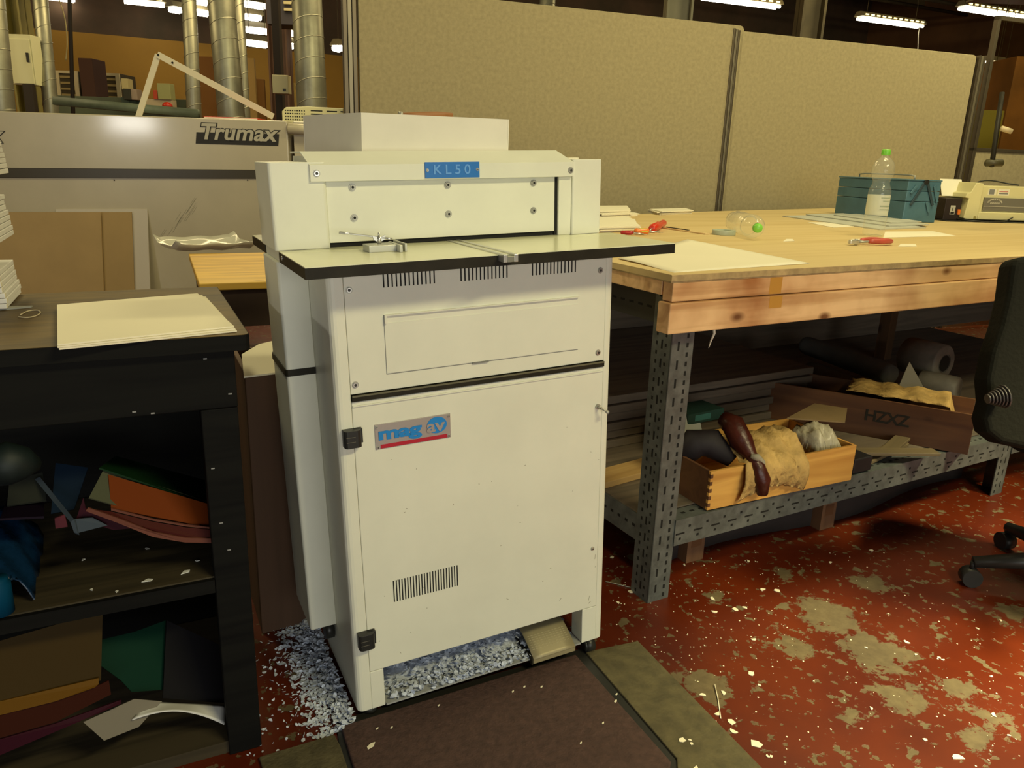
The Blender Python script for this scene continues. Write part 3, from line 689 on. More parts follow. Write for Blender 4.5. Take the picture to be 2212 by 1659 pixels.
# rolls of film behind
FILM = mat('film_roll', (.19, .175, .15), .5, var=.25, vs=10, bump=.3, bs=20)
def roll(px0, py0, t0, px1, py1, t1, r, name, label, cat, m_=FILM, hollow=True):
    a = onz(px0, py0, t0); b_ = onz(px1, py1, t1)
    mb = MB(); mb.tube([a, a.lerp(b_, .04), a.lerp(b_, .5), a.lerp(b_, .96), b_], [r*.9, r, r*1.03, r, r*.9], 20)
    if hollow: d_ = (b_-a).normalized(); mb.cyl(b_+d_*.0005, b_+d_*.0015, r*.45, n=18, mi=1); mb.cyl(b_-d_*.0, b_+d_*.003, r*.5, r*.5, n=18, mi=0, caps=False)
    return solo(mb, name, [m_, DARKV], label, cat)
roll(1958, 765, .42, 2040, 785, .42, .078, 'film_roll', 'fat roll of translucent film with a hollow core under the bench', 'roll')
roll(1985, 828, .335, 2070, 845, .335, .058, 'film_roll', 'smaller film roll lying below the fat roll under the bench', 'roll', hollow=False)
roll(1740, 745, .385, 1925, 810, .385, .043, 'card_tube', 'upper long grey tube leading back under the bench', 'tube', mat('grey_tube', (.10, .10, .09), .7, var=.15, vs=8), hollow=False)
roll(1750, 800, .295, 1905, 865, .295, .046, 'card_tube', 'lower long grey tube beneath the upper grey tube under the bench', 'tube', mat('grey_tube2', (.13, .14, .13), .7, var=.15, vs=8), hollow=False)
fld = MB().prism([(0, 0), (.13, 0), (.06, .12)], 0, .003, 'y')
solo(fld, 'grey_sheet', mat('grey_card', (.2, .19, .17), .8), 'triangular corner of grey sheet standing behind the stencilled crate', 'sheet', M=Matrix.Translation(dep(1935, 850, 2.9)) @ Matrix.Rotation(-.3, 4, 'Z') @ Matrix.Rotation(-.3, 4, 'X'))
# dark hall-side backing of the bench bay (screen continues below)
for i, (px, py) in enumerate(((1500, 1212), (1785, 1142))):
    p = bl(onz(px, py, 0))
    solo(MB().box(-.035, .035, -.0, .06, 0, .155).box(-.02, .022, -.0006, 0, .05, .09, mi=1), 'wood_block', [wood('block_wood', (.17, .085, .04), (.12, .06, .03), 4, 'z'), BOXD], ['square wooden block under the bench shelf beside the near leg', 'square wooden block under the middle of the bench shelf'][i], 'wood block', M=BMX @ Matrix.Translation((p.x, max(p.y, .1), 0)), bevel=.003)
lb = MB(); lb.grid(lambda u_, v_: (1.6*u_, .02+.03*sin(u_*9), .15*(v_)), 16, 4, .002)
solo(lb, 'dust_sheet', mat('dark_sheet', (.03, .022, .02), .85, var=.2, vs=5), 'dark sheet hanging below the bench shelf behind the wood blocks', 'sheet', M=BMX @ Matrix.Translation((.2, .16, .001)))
cable = MB(); cable.tube([bw(.2, .05, .785), bw(.202, .045, .76), bw(.198, .05, .74), bw(.192, .05, .72)], [.0045, .004, .003, .001], 6)
solo(cable, 'paper_strip', PAPER, 'thin white strip hanging from the underside of the bench front', 'strip')

# things on the bench ----------------------------------------------------------
# large sheet hanging slightly over the left end
sq = [bl(onz(px, py, ZB)) for px, py in ((1335, 560), (1456, 589), (1750, 570), (1485, 518))]
A0, A1, A2, A3 = sq[3], sq[0], sq[1], sq[2]
ps = MB().grid(lambda u_, v_: tuple(V((A1.x, A1.y, 0)).lerp(V((A2.x, A2.y, 0)), u_).lerp(V((A0.x, A0.y, 0)).lerp(V((A3.x, A3.y, 0)), u_), v_)+V((0, 0, ZB+.0022+.002*sin(u_*5)*(1-v_)))), 12, 12, .0008)
solo(ps, 'paper_sheet', PAPER, 'large cream paper sheet on the near left corner of the workbench', 'paper', M=BMX)
def bplace(px, py, z=0): return bl(onz(px, py, ZB+z))
def bitem(mb, name, mats, label, cat, px, py, rz=0, dz=.0003, bevel=0, group=None):
    p = bplace(px, py); return solo(mb, name, mats, label, cat, M=BMX @ Matrix.Translation((p.x, p.y, ZB+dz)) @ Matrix.Rotation(rz, 4, 'Z'), bevel=bevel, group=group)
def quad_sheet(name, m_, label, cat, pix, th=.0012, dz=.0003, group=None):
    pts = [bplace(*q_) for q_ in pix]; c0 = sum(pts, V((0,0,0)))/len(pts)
    mb = MB().prism([(p.x-c0.x, p.y-c0.y) for p in pts], 0, th)
    return solo(mb, name, m_, label, cat, M=BMX @ Matrix.Translation((c0.x, c0.y, ZB+dz)), group=group)
# bottle
def bottle_mb():
    prof = [(.001, .006), (.028, .002), (.037, .004), (.041, .012), (.042, .03), (.0415, .05), (.0425, .055), (.0425, .15), (.0425, .175), (.040, .19), (.033, .205), (.0315, .215), (.034, .225), (.041, .24), (.0435, .258), (.042, .275), (.035, .293), (.024, .305), (.015, .313), (.0135, .320), (.0135, .325)]
    inner = [(max(r-.0009, .0005), z+.0006) for r, z in prof]
    mb = MB(); n = 32
    def ring(pr): return [(r*(1+(.03*cos(5*2*pi*k/n) if z < .03 and r > .02 else 0))*cos(2*pi*k/n), r*(1+(.03*cos(5*2*pi*k/n) if z < .03 and r > .02 else 0))*sin(2*pi*k/n), z+(.006*(1-abs(cos(2.5*2*pi*k/n))) if z < .003 else 0)) for r, z in pr for k in range(n)]
    for pr in (prof,):
        vs = ring(pr); fs = [(i*n+k, i*n+(k+1)%n, (i+1)*n+(k+1)%n, (i+1)*n+k) for i in range(len(pr)-1) for k in range(n)]
        fs.append(tuple(range(n))[::-1]); mb.add(vs, fs, 0, None, True)
    return mb
PET = bpy.data.materials.new('thin_clear_pet'); PET.use_nodes = True
def pet():
    N = PET.node_tree.nodes; L = PET.node_tree.links; N.remove(N['Principled BSDF'])
    g = N.new('ShaderNodeBsdfGlossy'); g.inputs['Roughness'].default_value = .10; t = N.new('ShaderNodeBsdfTransparent'); t.inputs[0].default_value = (.975, .985, .97, 1)
    f = N.new('ShaderNodeFresnel'); f.inputs[0].default_value = 1.4; mx = N.new('ShaderNodeMixShader')
    ns = N.new('ShaderNodeTexNoise'); ns.inputs['Scale'].default_value = 45; bp = N.new('ShaderNodeBump'); bp.inputs['Strength'].default_value = .6; bp.inputs['Distance'].default_value = .004
    tc = N.new('ShaderNodeTexCoord'); L.new(tc.outputs['Object'], ns.inputs['Vector']); L.new(ns.outputs['Fac'], bp.inputs['Height']); L.new(bp.outputs[0], g.inputs['Normal']); L.new(bp.outputs[0], f.inputs['Normal'])
    ge = N.new('ShaderNodeNewGeometry'); mb_ = N.new('ShaderNodeMath'); mb_.operation = 'MULTIPLY_ADD'; mb_.inputs[1].default_value = -1.0; mb_.inputs[2].default_value = 1.0; L.new(ge.outputs['Backfacing'], mb_.inputs[0])
    ma = N.new('ShaderNodeMath'); ma.operation = 'MULTIPLY'; L.new(f.outputs[0], ma.inputs[0]); L.new(mb_.outputs[0], ma.inputs[1])
    L.new(ma.outputs[0], mx.inputs[0]); L.new(t.outputs[0], mx.inputs[1]); L.new(g.outputs[0], mx.inputs[2])
    df = N.new('ShaderNodeBsdfDiffuse'); df.inputs[0].default_value = (.9, .92, .86, 1); m2 = N.new('ShaderNodeMixShader'); m2.inputs[0].default_value = .08
    L.new(mx.outputs[0], m2.inputs[1]); L.new(df.outputs[0], m2.inputs[2]); L.new(m2.outputs[0], N['Material Output'].inputs[0])
pet()
def bottle(label, M):
    t = thing('plastic_bottle', label, 'bottle', M=M)
    bottle_mb().build('bottle_body', PET, t)
    cp = MB(); cp.lathe([(.0155, .318), (.0165, .320), (.0165, .338), (.015, .3415)], 24)
    for k in range(24): a = 2*pi*k/24; cp.box(.0163, .0172, -.0008, .0008, .321, .337, M=Matrix.Rotation(a, 4, 'Z'))
    cp.build('cap', GRNC, t)
    return t
bp_ = bplace(1885, 510)
sc_b = 1.0
bt = bottle('upright clear plastic bottle with green cap on the workbench', BMX @ Matrix.Translation((bp_.x, bp_.y, ZB+.0005)) @ Matrix.Rotation(-.55, 4, 'Z'))
lbm = MB(); n = 32
lbm.add([(.0431*cos(2*pi*k/n), .0431*sin(2*pi*k/n), z) for z in (.085, .165) for k in range(n)], [(k, (k+1)%n, n+(k+1)%n, n+k) for k in range(n)], 0, None, True)
for zz, hh, a0, a1 in ((.152, .004, .2, 1.4), (.143, .003, .2, 1.2), (.12, .016, .3, .7), (.152, .004, 1.8, 3), (.14, .003, 1.8, 2.8), (.118, .006, 1.8, 3.0), (.106, .004, 1.8, 3.0), (.095, .003, .3, 1.3)):
    kk = 8
    lbm.add([(.0433*cos(-a0-1.9-(a1-a0)*k/kk+pi), .0433*sin(-a0-1.9-(a1-a0)*k/kk+pi), z) for z in (zz, zz+hh) for k in range(kk+1)], [(k, k+1, kk+2+k, kk+1+k) for k in range(kk)], 1)
lbm.build('label_band', [mat('pale_label', (.80, .83, .70), .5, alpha=.6), mat('label_print', (.33, .38, .28), .5)], bt)
# lying bottle: seen cap first
capc = onz(1637, 495, ZB+.040); tgt = onz(1588, 478, ZB+.0435); dl_ = (tgt-capc); dl_.z = 0; dl_.normalize()
basec = capc+dl_*.335; basec.z = ZB+.0438
Mly = Matrix.Translation(basec) @ (-dl_).to_track_quat('Z', 'Y').to_matrix().to_4x4()
bottle('empty clear plastic bottle lying on its side behind the tape roll, green cap forward', Mly)
# tape roll
tr = MB(); tr.lathe([(.026, 0), (.045, 0), (.045, .018), (.026, .018), (.026, 0)], 36, closed=False)
bitem(tr, 'tape_roll', mat('pale_green_tape', (.42, .47, .36), .4, var=.05, vs=9), 'pale green roll of tape lying flat on the workbench', 'tape roll', 1563, 507, dz=.0005, bevel=.001)
# wooden ruler and dark strip
p0_, p1_ = bplace(1433, 493), bplace(1528, 507)
d_ = p1_-p0_
solo(MB().box(0, d_.length, -.012, .012, 0, .005), 'wooden_strip', wood('pale_strip', (.72, .55, .28), (.6, .42, .2), 5), 'thin pale wooden strip left of the tape roll on the workbench', 'wooden strip', M=BMX @ Matrix.Translation((p0_.x, p0_.y, ZB+.0004)) @ Matrix.Rotation(atan2(d_.y, d_.x), 4, 'Z'), bevel=.001)
solo(MB().box(.04, .18, -.004, .004, 0, .003), 'pencil_strip', BLKI, 'thin dark metal strip lying on the pale wooden strip', 'metal strip', M=BMX @ Matrix.Translation((p0_.x, p0_.y+.02, ZB+.0055)) @ Matrix.Rotation(atan2(d_.y, d_.x)+.02, 4, 'Z'))
# screwdrivers
def screwdriver(label, pxa, pxb, m1, m2, r=.013, blade=.08):
    a = bplace(*pxa); b_ = bplace(*pxb); dd = (b_-a).normalized()
    M = BMX @ Matrix.Translation((a.x, a.y, ZB+r+.001)) @ Matrix.Rotation(atan2(dd.y, dd.x), 4, 'Z')
    L = (b_-a).length; t = thing('screwdriver', label, 'screwdriver', M=M)
    hb = MB(); hb.tube([(0,0,0), (.004,0,0), (L*.3,0,0), (L*.65,0,0), (L*.9,0,0), (L,0,0)], [r*.6, r*.95, r, r*.8, r*.95, r*.5], 10)
    for k in range(6): a_ = 2*pi*k/6; hb.box(.008, L*.6, r*.88*cos(a_)-.0015, r*.88*cos(a_)+.0015, r*.88*sin(a_)-.0015, r*.88*sin(a_)+.0015, mi=1)
    hb.build('handle', [m1, m2], t)
    MB().cyl((0, 0, 0), (-blade, 0, -.004), .0025, n=8).box(-blade-.012, -blade, -.003, .003, -.005, -.0035).build('blade', STEEL, t)
    return t
screwdriver('red handled screwdriver with the thickest handle, on the workbench by the machine table', (1408, 503), (1434, 490), REDP, REDP, .016, .05)
screwdriver('orange and yellow handled screwdriver lying left of the thick red one', (1400, 507), (1370, 507), ORNP, YGRP, .012, .05)
screwdriver('slim dark red screwdriver nearest the machine table edge', (1367, 508), (1340, 507), mat('dark_red_plastic', (.4, .03, .03), .3), REDP, .008, .04)
# paper stacks at left of bench
def stack(label, pix, n, th, seed, cat='papers', print_=False, name='paper_stack'):
    rnd = random.Random(seed); pts = [bplace(*q_) for q_ in pix]; c0 = sum(pts, V((0,0,0)))/len(pts); mb = MB()
    for k in range(n):
        a = rnd.uniform(-.05, .05); dx, dy = rnd.uniform(-.006, .006), rnd.uniform(-.006, .006)
        q_ = [(cos(a)*(p.x-c0.x)-sin(a)*(p.y-c0.y)+dx, sin(a)*(p.x-c0.x)+cos(a)*(p.y-c0.y)+dy) for p in pts]
        mb.prism(q_, k*th, (k+1)*th-.0003, mi=0)
    if print_:
        for k in range(7): mb.box(-.12+k*.035, -.1+k*.035, -.06, -.02, n*th, n*th+.0004, mi=1)
    return solo(mb, name, [PAPER, GREYI], label, cat, M=BMX @ Matrix.Translation((c0.x, c0.y, ZB+.0004)))
stack('square pad of cream paper at the left end of the workbench beside the punch', ((1290, 503), (1383, 501), (1362, 480), (1290, 480)), 6, .004, 1)
stack('fanned printed papers behind the square pad on the workbench', ((1290, 478), (1360, 475), (1350, 463), (1290, 464)), 9, .005, 2)
stack('topmost printed sheets curling at the bench back left', ((1285, 470), (1380, 467), (1340, 455), (1285, 457)), 3, .004, 4, print_=True)
stack('thin cream pad on the bench edge against the fabric screen', ((1425, 465), (1495, 462), (1478, 457), (1400, 459)), 4, .005, 5)
# toolbox
tl0, tl1, tl2 = bplace(1785, 460), bplace(1948, 480), bplace(2022, 480)
ax = (tl1-tl0); ax.z = 0; LT = ax.length; ang = atan2(ax.y, ax.x)
TBM = BMX @ Matrix.Translation((tl1.x, tl1.y, ZB+.0005)) @ Matrix.Rotation(ang, 4, 'Z')   # local -x runs back along the box, +y across its end
ty = (Matrix.Rotation(-ang, 3, 'Z') @ (tl2-tl1)); WT = .2
tbx = thing('toolbox', 'blue steel cantilever toolbox with folded lever arms on the workbench', 'toolbox', M=TBM)
LT = min(LT, .62); HT = .215
MB().box(-LT, 0, 0, WT, 0, HT*.50).build('lower_tray', BLUEB, tbx, .004)
MB().box(-LT, 0, 0, WT, HT*.51, HT*.755).build('middle_tray', BLUEB, tbx, .003)
MB().box(-LT, 0, 0, WT, HT*.765, HT).build('upper_tray', BLUEB, tbx, .003)
MB().box(-LT-.003, .003, -.003, WT*.5-.002, HT+.001, HT+.008).box(-LT-.003, .003, WT*.5+.002, WT+.003, HT+.001, HT+.008).build('lid', [BLUEB], tbx, .002)
hn = MB(); hn.tube([(-LT*.9, WT*.45, HT+.005), (-LT*.9, WT*.45, HT+.025), (-LT*.82, WT*.45, HT+.03), (-LT*.2, WT*.45, HT+.03), (-LT*.12, WT*.45, HT+.025), (-LT*.12, WT*.45, HT+.005)], .004, 8)
hn.build('handle', STEELD, tbx)
for (y0, z0, y1, z1) in ((.03, HT*.42, .095, HT*.98), (.165, HT*.42, .11, HT*.98), (.02, HT*.7, .05, HT*.9), (.15, HT*.25, .125, HT*.5), (.19, HT*.5, .155, HT*.9)):
    a = MB(); d2 = V((0, y1-y0, z1-z0)); L2 = d2.length; M = Matrix.Translation((.006, y0, z0)) @ Matrix.Rotation(atan2(d2.z, d2.y), 4, 'X')
    a.box(-.003, .003, 0, L2, -.007, .007, M=M); a.build('lever_arm', BLUEB if L2 < .1 else BLUED, tbx, .002)
MB().cyl((.004, .10, HT-.004), (.016, .10, HT-.004), .013, n=16).build('pivot_knob', BLACKP, tbx)
# flat boards and sheets
for i, (pix, dz, lab) in enumerate(((((1690, 468), (1900, 497), (2000, 493), (1790, 466)), .0003, 'lowest long grey-white board in front of the toolbox'), (((1740, 467), (1920, 492), (2005, 489), (1830, 464)), .006, 'middle grey-white board in front of the toolbox'), (((1800, 470), (1925, 488), (1990, 485), (1870, 467)), .0115, 'top grey-white board in front of the toolbox'))):
    quad_sheet('thin_board', mat('grey_board', (.50, .50, .42), .6, var=.06, vs=6), lab, 'board', pix, .005, dz, group='grey-white boards stacked before the toolbox')
quad_sheet('paper_sheet', PAPER, 'small cream sheet poking out left of the bottle foot', 'paper', ((1745, 481), (1800, 492), (1868, 488), (1812, 480)))
quad_sheet('paper_sheet', PAPER, 'cream sheet lying right of the upright bottle', 'paper', ((1908, 514), (2065, 510), (2015, 500), (1912, 501)))
quad_sheet('paper_sheet', PAPER, 'small scrap of paper beneath the red pliers', 'paper', ((1830, 522), (1890, 524), (1890, 517), (1840, 517)))
quad_sheet('paper_sheet', PAPER, 'torn scrap of paper right of the red pliers', 'paper', ((1940, 533), (1980, 533), (1978, 528), (1945, 528)))
quad_sheet('paper_sheet', PAPER, 'tiny torn scrap of paper on the bare bench between tape and bottle', 'paper', ((1692, 522), (1716, 521), (1712, 517), (1698, 517)))
# pliers
pl = thing('pliers', 'end cutting pliers with red grips on the workbench in front of the bottle', 'pliers', M=BMX @ Matrix.Translation((bplace(1835, 530).x, bplace(1835, 530).y, ZB+.012)) @ Matrix.Rotation(-.05, 4, 'Z'))
hd_ = MB(); hd_.prism([(-.003, -.006), (.018, -.012), (.03, -.011), (.045, -.006), (.045, .006), (.03, .011), (.018, .012), (-.003, .006)], -.007, .007, 'z'); hd_.cyl((.03, 0, -.010), (.03, 0, .010), .006, n=12)
hd_.build('jaws', STEEL, pl, .002)
for s_ in (-1, 1):
    MB().tube([(.035, s_*.004, 0), (.055, s_*.012, .001), (.08, s_*.018, .002)], [.005, .004, .004], 8).build('shank', STEELD, pl)
    MB().tube([(.075, s_*.017, .002), (.09, s_*.021, .003), (.13, s_*.026, .003), (.165, s_*.024, .003), (.19, s_*.018, .001), (.20, s_*.016, 0)], [.006, .0085, .010, .0095, .0085, .005], 10).build('grip', mat('faded_red_grip', (.50, .09, .06), .4, var=.1, vs=20), pl)
# cream binding machine
mc = bplace(2080, 478)
md0 = bplace(2130, 478); mdr = bplace(2250, 490)
MBM = BMX @ Matrix.Translation((mc.x, mc.y, ZB+.0)) @ Matrix.Rotation(-.42, 4, 'Z')
bm_ = thing('binding_machine', 'cream desktop binding machine with labels at the right end of the bench', 'binding machine', M=MBM)
CRM = mat('cream_plastic', (.70, .63, .33), .45, var=.03, vs=6)
MB().prism([(0, .006), (.02, 0), (.085, 0), (.085, .2), (.04, .205), (.015, .15), (-.005, .145), (-.012, .12), (.012, .115)], 0, .22, 'y', M=Matrix.Translation((0, 0, .012))).build('end_housing', CRM, bm_, .004)
MB().box(.086, .5, .03, .22, .012, .20).box(.086, .5, -.0, .03, .012, .055).build('housing', CRM, bm_, .004)
MB().box(.12, .5, .018, .03, .062, .135).box(.12, .5, .016, .0185, .085, .0875, mi=1).build('front_panel', [mat('grey_panel', (.17, .155, .12), .4), mat('pale_line', (.55, .5, .38), .5)], bm_, .001)
arc = MB()
for k in range(11):
    a_ = rad(160-14*k); arc.box(-.003, .003, -.0008, 0, -.0035, .0035, M=Matrix.Translation((.185+.045*cos(a_), .0178, .100+.028*sin(a_))) @ Matrix.Rotation(-(a_-pi/2), 4, 'Y'))
for k in range(5): arc.box(.158+k*.012, .166+k*.012, .017, .0178, .1, .109)
arc.build('panel_mark', mat('pale_line', (.55, .5, .38), .5), bm_)
MB().box(.14, .19, .029, .0305, .148, .185).box(.20, .27, .029, .0305, .148, .185).box(.146, .178, .0284, .0292, .153, .181, mi=1).box(.207, .262, .0284, .0292, .168, .174, mi=2).box(.207, .262, .0284, .0292, .156, .163, mi=1).build('label_sticker', [PAPER, GREYI, mat('pink_print', (.6, .25, .2), .6)], bm_)
MB().box(.06, .075, -.0015, .002, .016, .03).build('release_button', mat('olive_button', (.35, .28, .08), .5), bm_)
bk_ = MB(); bk_.box(-.135, -.0, .02, .2, .004, .115)
bd = thing('black_box', 'black box with small white sticker between the toolbox and the cream machine', 'box', M=MBM @ Matrix.Translation((0, 0, .0)))
MB().box(-.105, -.006, .03, .2, .004, .125).build('box_body', mat('soot_black', (.022, .012, .008), .6), bd, .003)
MB().box(-.07, -.04, .0290, .03, .035, .085).box(-.066, -.044, .0284, .0292, .038, .05, mi=1).box(-.058, -.054, .0284, .0292, .055, .075, mi=1).build('sticker', [mat('grey_sticker', (.5, .47, .38), .5), BLKI], bd)
MB().prism(rrect(-.026, -.010, .035, .065, .005), .022, .03, 'y').build('orange_button', ORNP, bd)
tc_ = MB(); tc_.add([(0,0,0),(.12,0,0),(.12,.05,.085),(0,.05,.085),(0,.1,0),(.12,.1,0)], [(0,1,2,3),(3,2,5,4)])
tc_.add([(0,.001,-.001),(.12,.001,-.001),(.12,.05,.083),(0,.05,.083),(0,.099,-.001),(.12,.099,-.001)], [(3,2,1,0),(4,5,2,3)], mi=1); tc_.box(.03, .1, .0, .001, .0, .0001)
tcp = MB(); 
tM_ = MBM @ Matrix.Translation((-.075, .12, .135)) @ Matrix.Rotation(-.05, 4, 'Z')
def tent():
    mb = MB(); th = .0015
    mb.prism([(0, 0), (.05, .095), (.1, 0), (.1-th*2, 0), (.05, .095-th*4), (th*2, 0)], 0, .13, 'x'); return mb
tt = tent(); 
tt.add([(x, .05-.024-.0016, z) for x, z in ()], [])
tto = solo(tt, 'tent_card', PAPER, 'white folded tent card standing on the black box', 'card', M=tM_)
bs_ = MB().box(-.14, .55, -.06, .24, 0, .004)
solo(bs_, 'black_baseboard', BLACKP, 'thin black board under the cream binding machine', 'board', M=MBM @ Matrix.Translation((0, 0, .0)))
cbl = MB(); cpts = [MBM @ V(p) for p in ((-.02, .03, .012), (.0, -.03, .008), (.06, -.075, .007), (.13, -.085, .007), (.22, -.05, .01), (.30, .0, .03))]
def smooth_pts(P, k=6):
    out = []
    for i in range(len(P)-1):
        a, b_, c, d_ = P[max(i-1, 0)], P[i], P[i+1], P[min(i+2, len(P)-1)]
        for j in range(k):
            t = j/k; out.append(.5*((2*b_)+(c-a)*t+(2*a-5*b_+4*c-d_)*t*t+(3*b_-a-3*c+d_)*t**3))
    return out+[P[-1]]
cbl.tube(smooth_pts(cpts), .0035, 8); solo(cbl, 'power_cable', BLACKP, 'black cable looping in front of the cream binding machine', 'cable')
cbl = MB(); cpts = [MBM @ V(p) for p in ((.09, .1, .207), (.14, .1, .225), (.22, .12, .228), (.32, .12, .215), (.36, .08, .208))]
cbl.tube(smooth_pts(cpts), .004, 8); solo(cbl, 'power_cable', BLACKP, 'dark cable arching over the top of the cream binding machine', 'cable')
# lamp post clamp behind
la = thing('clamp_lamp', 'dark jointed lamp arm rising behind the cream binding machine', 'lamp', loc=(0,0,0))
tq = 3.55
MB().tube([dep(2142, 360, tq), dep(2152, 290, tq), dep(2165, 200, tq)], .011, 8).build('arm', BLACKR, la)
MB().tube([dep(2130, 352, tq), dep(2165, 352, tq)], .016, 8).build('clamp', mat('olive_dark', (.06, .05, .02), .5), la)
MB().tube([dep(2163, 277, tq-.03), dep(2185, 284, tq-.03)], .012, 10).build('knob', mat('beige_plastic', (.52, .42, .24), .5), la)

# ================================================================== FABRIC SCREENS
P0 = bw(2.1, 2.62, ZB); NN = V((.1145, 1, 0)).normalized(); XD = V((1, -.1145, 0)).normalized()
def scr(px, py): return onp(px, py, P0, NN)
def screen(label, pxl, pxr, top, x_l, x_r):
    a = scr(*pxl); b_ = scr(*pxr); t = thing('fabric_screen', label, 'partition screen', M=Matrix.Translation((a.x, a.y, 0)) @ Matrix.Rotation(atan2(XD.y, XD.x), 4, 'Z'), group=None)
    L = (V((b_.x, b_.y, 0))-V((a.x, a.y, 0))).length; H = top
    mb = MB(); mb.prism(rrect(0, L, .04, H, .03, corners=(1,1,0,0)), 0, .05, 'y'); mb.build('fabric_panel', FABRIC, t, .006)
    MB().box(.2, .3, .0, .25, 0, .03).build('foot', BLACKP, t); MB().box(L-.3, L-.2, .0, .25, 0, .03).build('foot', BLACKP, t)
    return t, L, H
zA = (scr(1052, 1).z+scr(1585, 50).z)/2
zB_ = (scr(1600, 63).z+scr(2112, 122).z)/2
s1, L1, H1 = screen('larger beige fabric partition screen behind the punch and bench', (775, 100), (1583, 300), zA, 0, 0)
s2, L2, H2 = screen('right hand beige fabric partition screen behind the toolbox', (1601, 63), (2110, 125), zB_, 0, 0)
def post(label, pxs, py, H, dy=0):
    t = thing('screen_post', label, 'screen post', M=Matrix.Translation((scr(pxs[0], py).x, scr(pxs[0], py).y, 0)) @ Matrix.Rotation(atan2(XD.y, XD.x), 4, 'Z'))
    L = (scr(pxs[1], py)-scr(pxs[0], py)).length
    n = 3
    for k in range(n):
        x0 = L*k/n; MB().box(x0+.001, x0+L/n-.002, dy, .05, 0.002, H-.004*k).build('strip', [ALUB if k != 1 else mat('bronze_light', (.22, .19, .13), .4, metal=.5)], t, .002)
    MB().box(0, L, .01, .045, 0.001, H-.02).build('core', FABE, t)
    return t
post('bronze aluminium joint post between the two fabric screens', (1584.5, 1600), 60, H1-.02, -.008)
post('dark aluminium end post left of the larger fabric screen', (742, 772), 120, H1+.05, -.008)
post('dark aluminium end post right of the right hand fabric screen', (2111, 2126), 140, H2, -.008)
# glazed screen at the far right
g0 = scr(2127, 200); gM = Matrix.Translation((g0.x, g0.y, 0)) @ Matrix.Rotation(atan2(XD.y, XD.x), 4, 'Z')
gs = thing('glazed_screen', 'dark glazed partition screen with beige lower panel at the far right', 'glazed screen', M=gM)
zr = scr(2160, 325).z
MB().box(0, .03, 0, .04, 0, 2.3).box(0, 1.6, 0, .04, zr-.012, zr+.012).box(0, 1.6, 0, .04, 2.27, 2.3).box(1.57, 1.6, 0, .04, 0, 2.3).build('frame', ALUB, gs, .002)
MB().box(.03, 1.57, .01, .03, .05, zr-.012).build('lower_panel', FABRIC, gs)
GLS = bpy.data.materials.new('smoky_glass'); GLS.use_nodes = True
_N = GLS.node_tree.nodes; _L = GLS.node_tree.links; _N.remove(_N['Principled BSDF'])
_g = _N.new('ShaderNodeBsdfGlossy'); _g.inputs['Roughness'].default_value = .03; _t = _N.new('ShaderNodeBsdfTransparent'); _t.inputs[0].default_value = (.85, .80, .66, 1); _f = _N.new('ShaderNodeFresnel'); _m = _N.new('ShaderNodeMixShader')
_ge = _N.new('ShaderNodeNewGeometry'); _mb = _N.new('ShaderNodeMath'); _mb.operation = 'MULTIPLY_ADD'; _mb.inputs[1].default_value = -1; _mb.inputs[2].default_value = 1; _L.new(_ge.outputs['Backfacing'], _mb.inputs[0]); _ma = _N.new('ShaderNodeMath'); _ma.operation = 'MULTIPLY'; _L.new(_f.outputs[0], _ma.inputs[0]); _L.new(_mb.outputs[0], _ma.inputs[1]); _L.new(_ma.outputs[0], _m.inputs[0]); _L.new(_t.outputs[0], _m.inputs[1]); _L.new(_g.outputs[0], _m.inputs[2]); _L.new(_m.outputs[0], _N['Material Output'].inputs[0])
MB().box(.03, 1.57, .018, .023, zr+.012, 2.27).build('glass_pane', GLS, gs)

# ================================================================== LEFT: LAMINATOR AND ITS TABLE
tL = 4.2
a0, a1 = dep(-120, 240, tL), dep(620, 258, tL)
ang = atan2((a1-a0).y, (a1-a0).x); LL = (V((a1.x, a1.y, 0))-V((a0.x, a0.y, 0))).length
ZT = (dep(0, 243, tL).z+a1.z)/2
lam = thing('laminator', 'large beige laminating machine with black trim strip behind the desk', 'laminating machine', M=Matrix.Translation((a0.x, a0.y, 0)) @ Matrix.Rotation(ang, 4, 'Z'))
def ll(px, py):
    p = onp(px, py, a0, (-sin(ang), cos(ang), 0)); q_ = Matrix.Rotation(-ang, 3, 'Z') @ V((p.x-a0.x, p.y-a0.y, 0)); return q_.x, p.z
BEIGE = mat('beige_enamel_gloss', (.46, .40, .28), .32, var=.05, vs=3, coat=.35)
for lx_ in (.1, LL-.16):
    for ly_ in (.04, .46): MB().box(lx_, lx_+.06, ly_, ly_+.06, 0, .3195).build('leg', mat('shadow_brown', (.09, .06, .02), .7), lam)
MB().prism([(0, .32), (LL, .32), (LL, ZT-.01), (LL-.01, ZT), (0, ZT)], 0, .55, 'y').build('front_panel', BEIGE, lam, .006)
x0, z0 = ll(0, 384); x1, z1 = ll(567, 365)
q4 = [ll(*q_) for q_ in ((-60, 384), (567, 386), (567, 367), (-60, 362))]
MB().prism(q4, -.006, 0, 'y').build('trim_strip', mat('trim_black', (.045, .035, .015), .35), lam, .002)
sm = MB(); rnd = random.Random(2)
for k in range(16):
    t0_ = rnd.uniform(0, 1); px_ = 345+rnd.uniform(0, 70); py_ = 520-(px_-345)*.9+rnd.uniform(-22, 18)
    xx, zz = ll(px_, py_); Ls = rnd.uniform(.03, .09); sm.add([(xx, -.0006, zz), (xx+.0012, -.0006, zz-.0012), (xx+Ls*.75, -.0006, zz+Ls), (xx+Ls*.75-.001, -.0006, zz+Ls)], [(0,1,2,3)])
sm.build('scuff_marks', mat('scuff_grey', (.22, .21, .15), .6), lam)
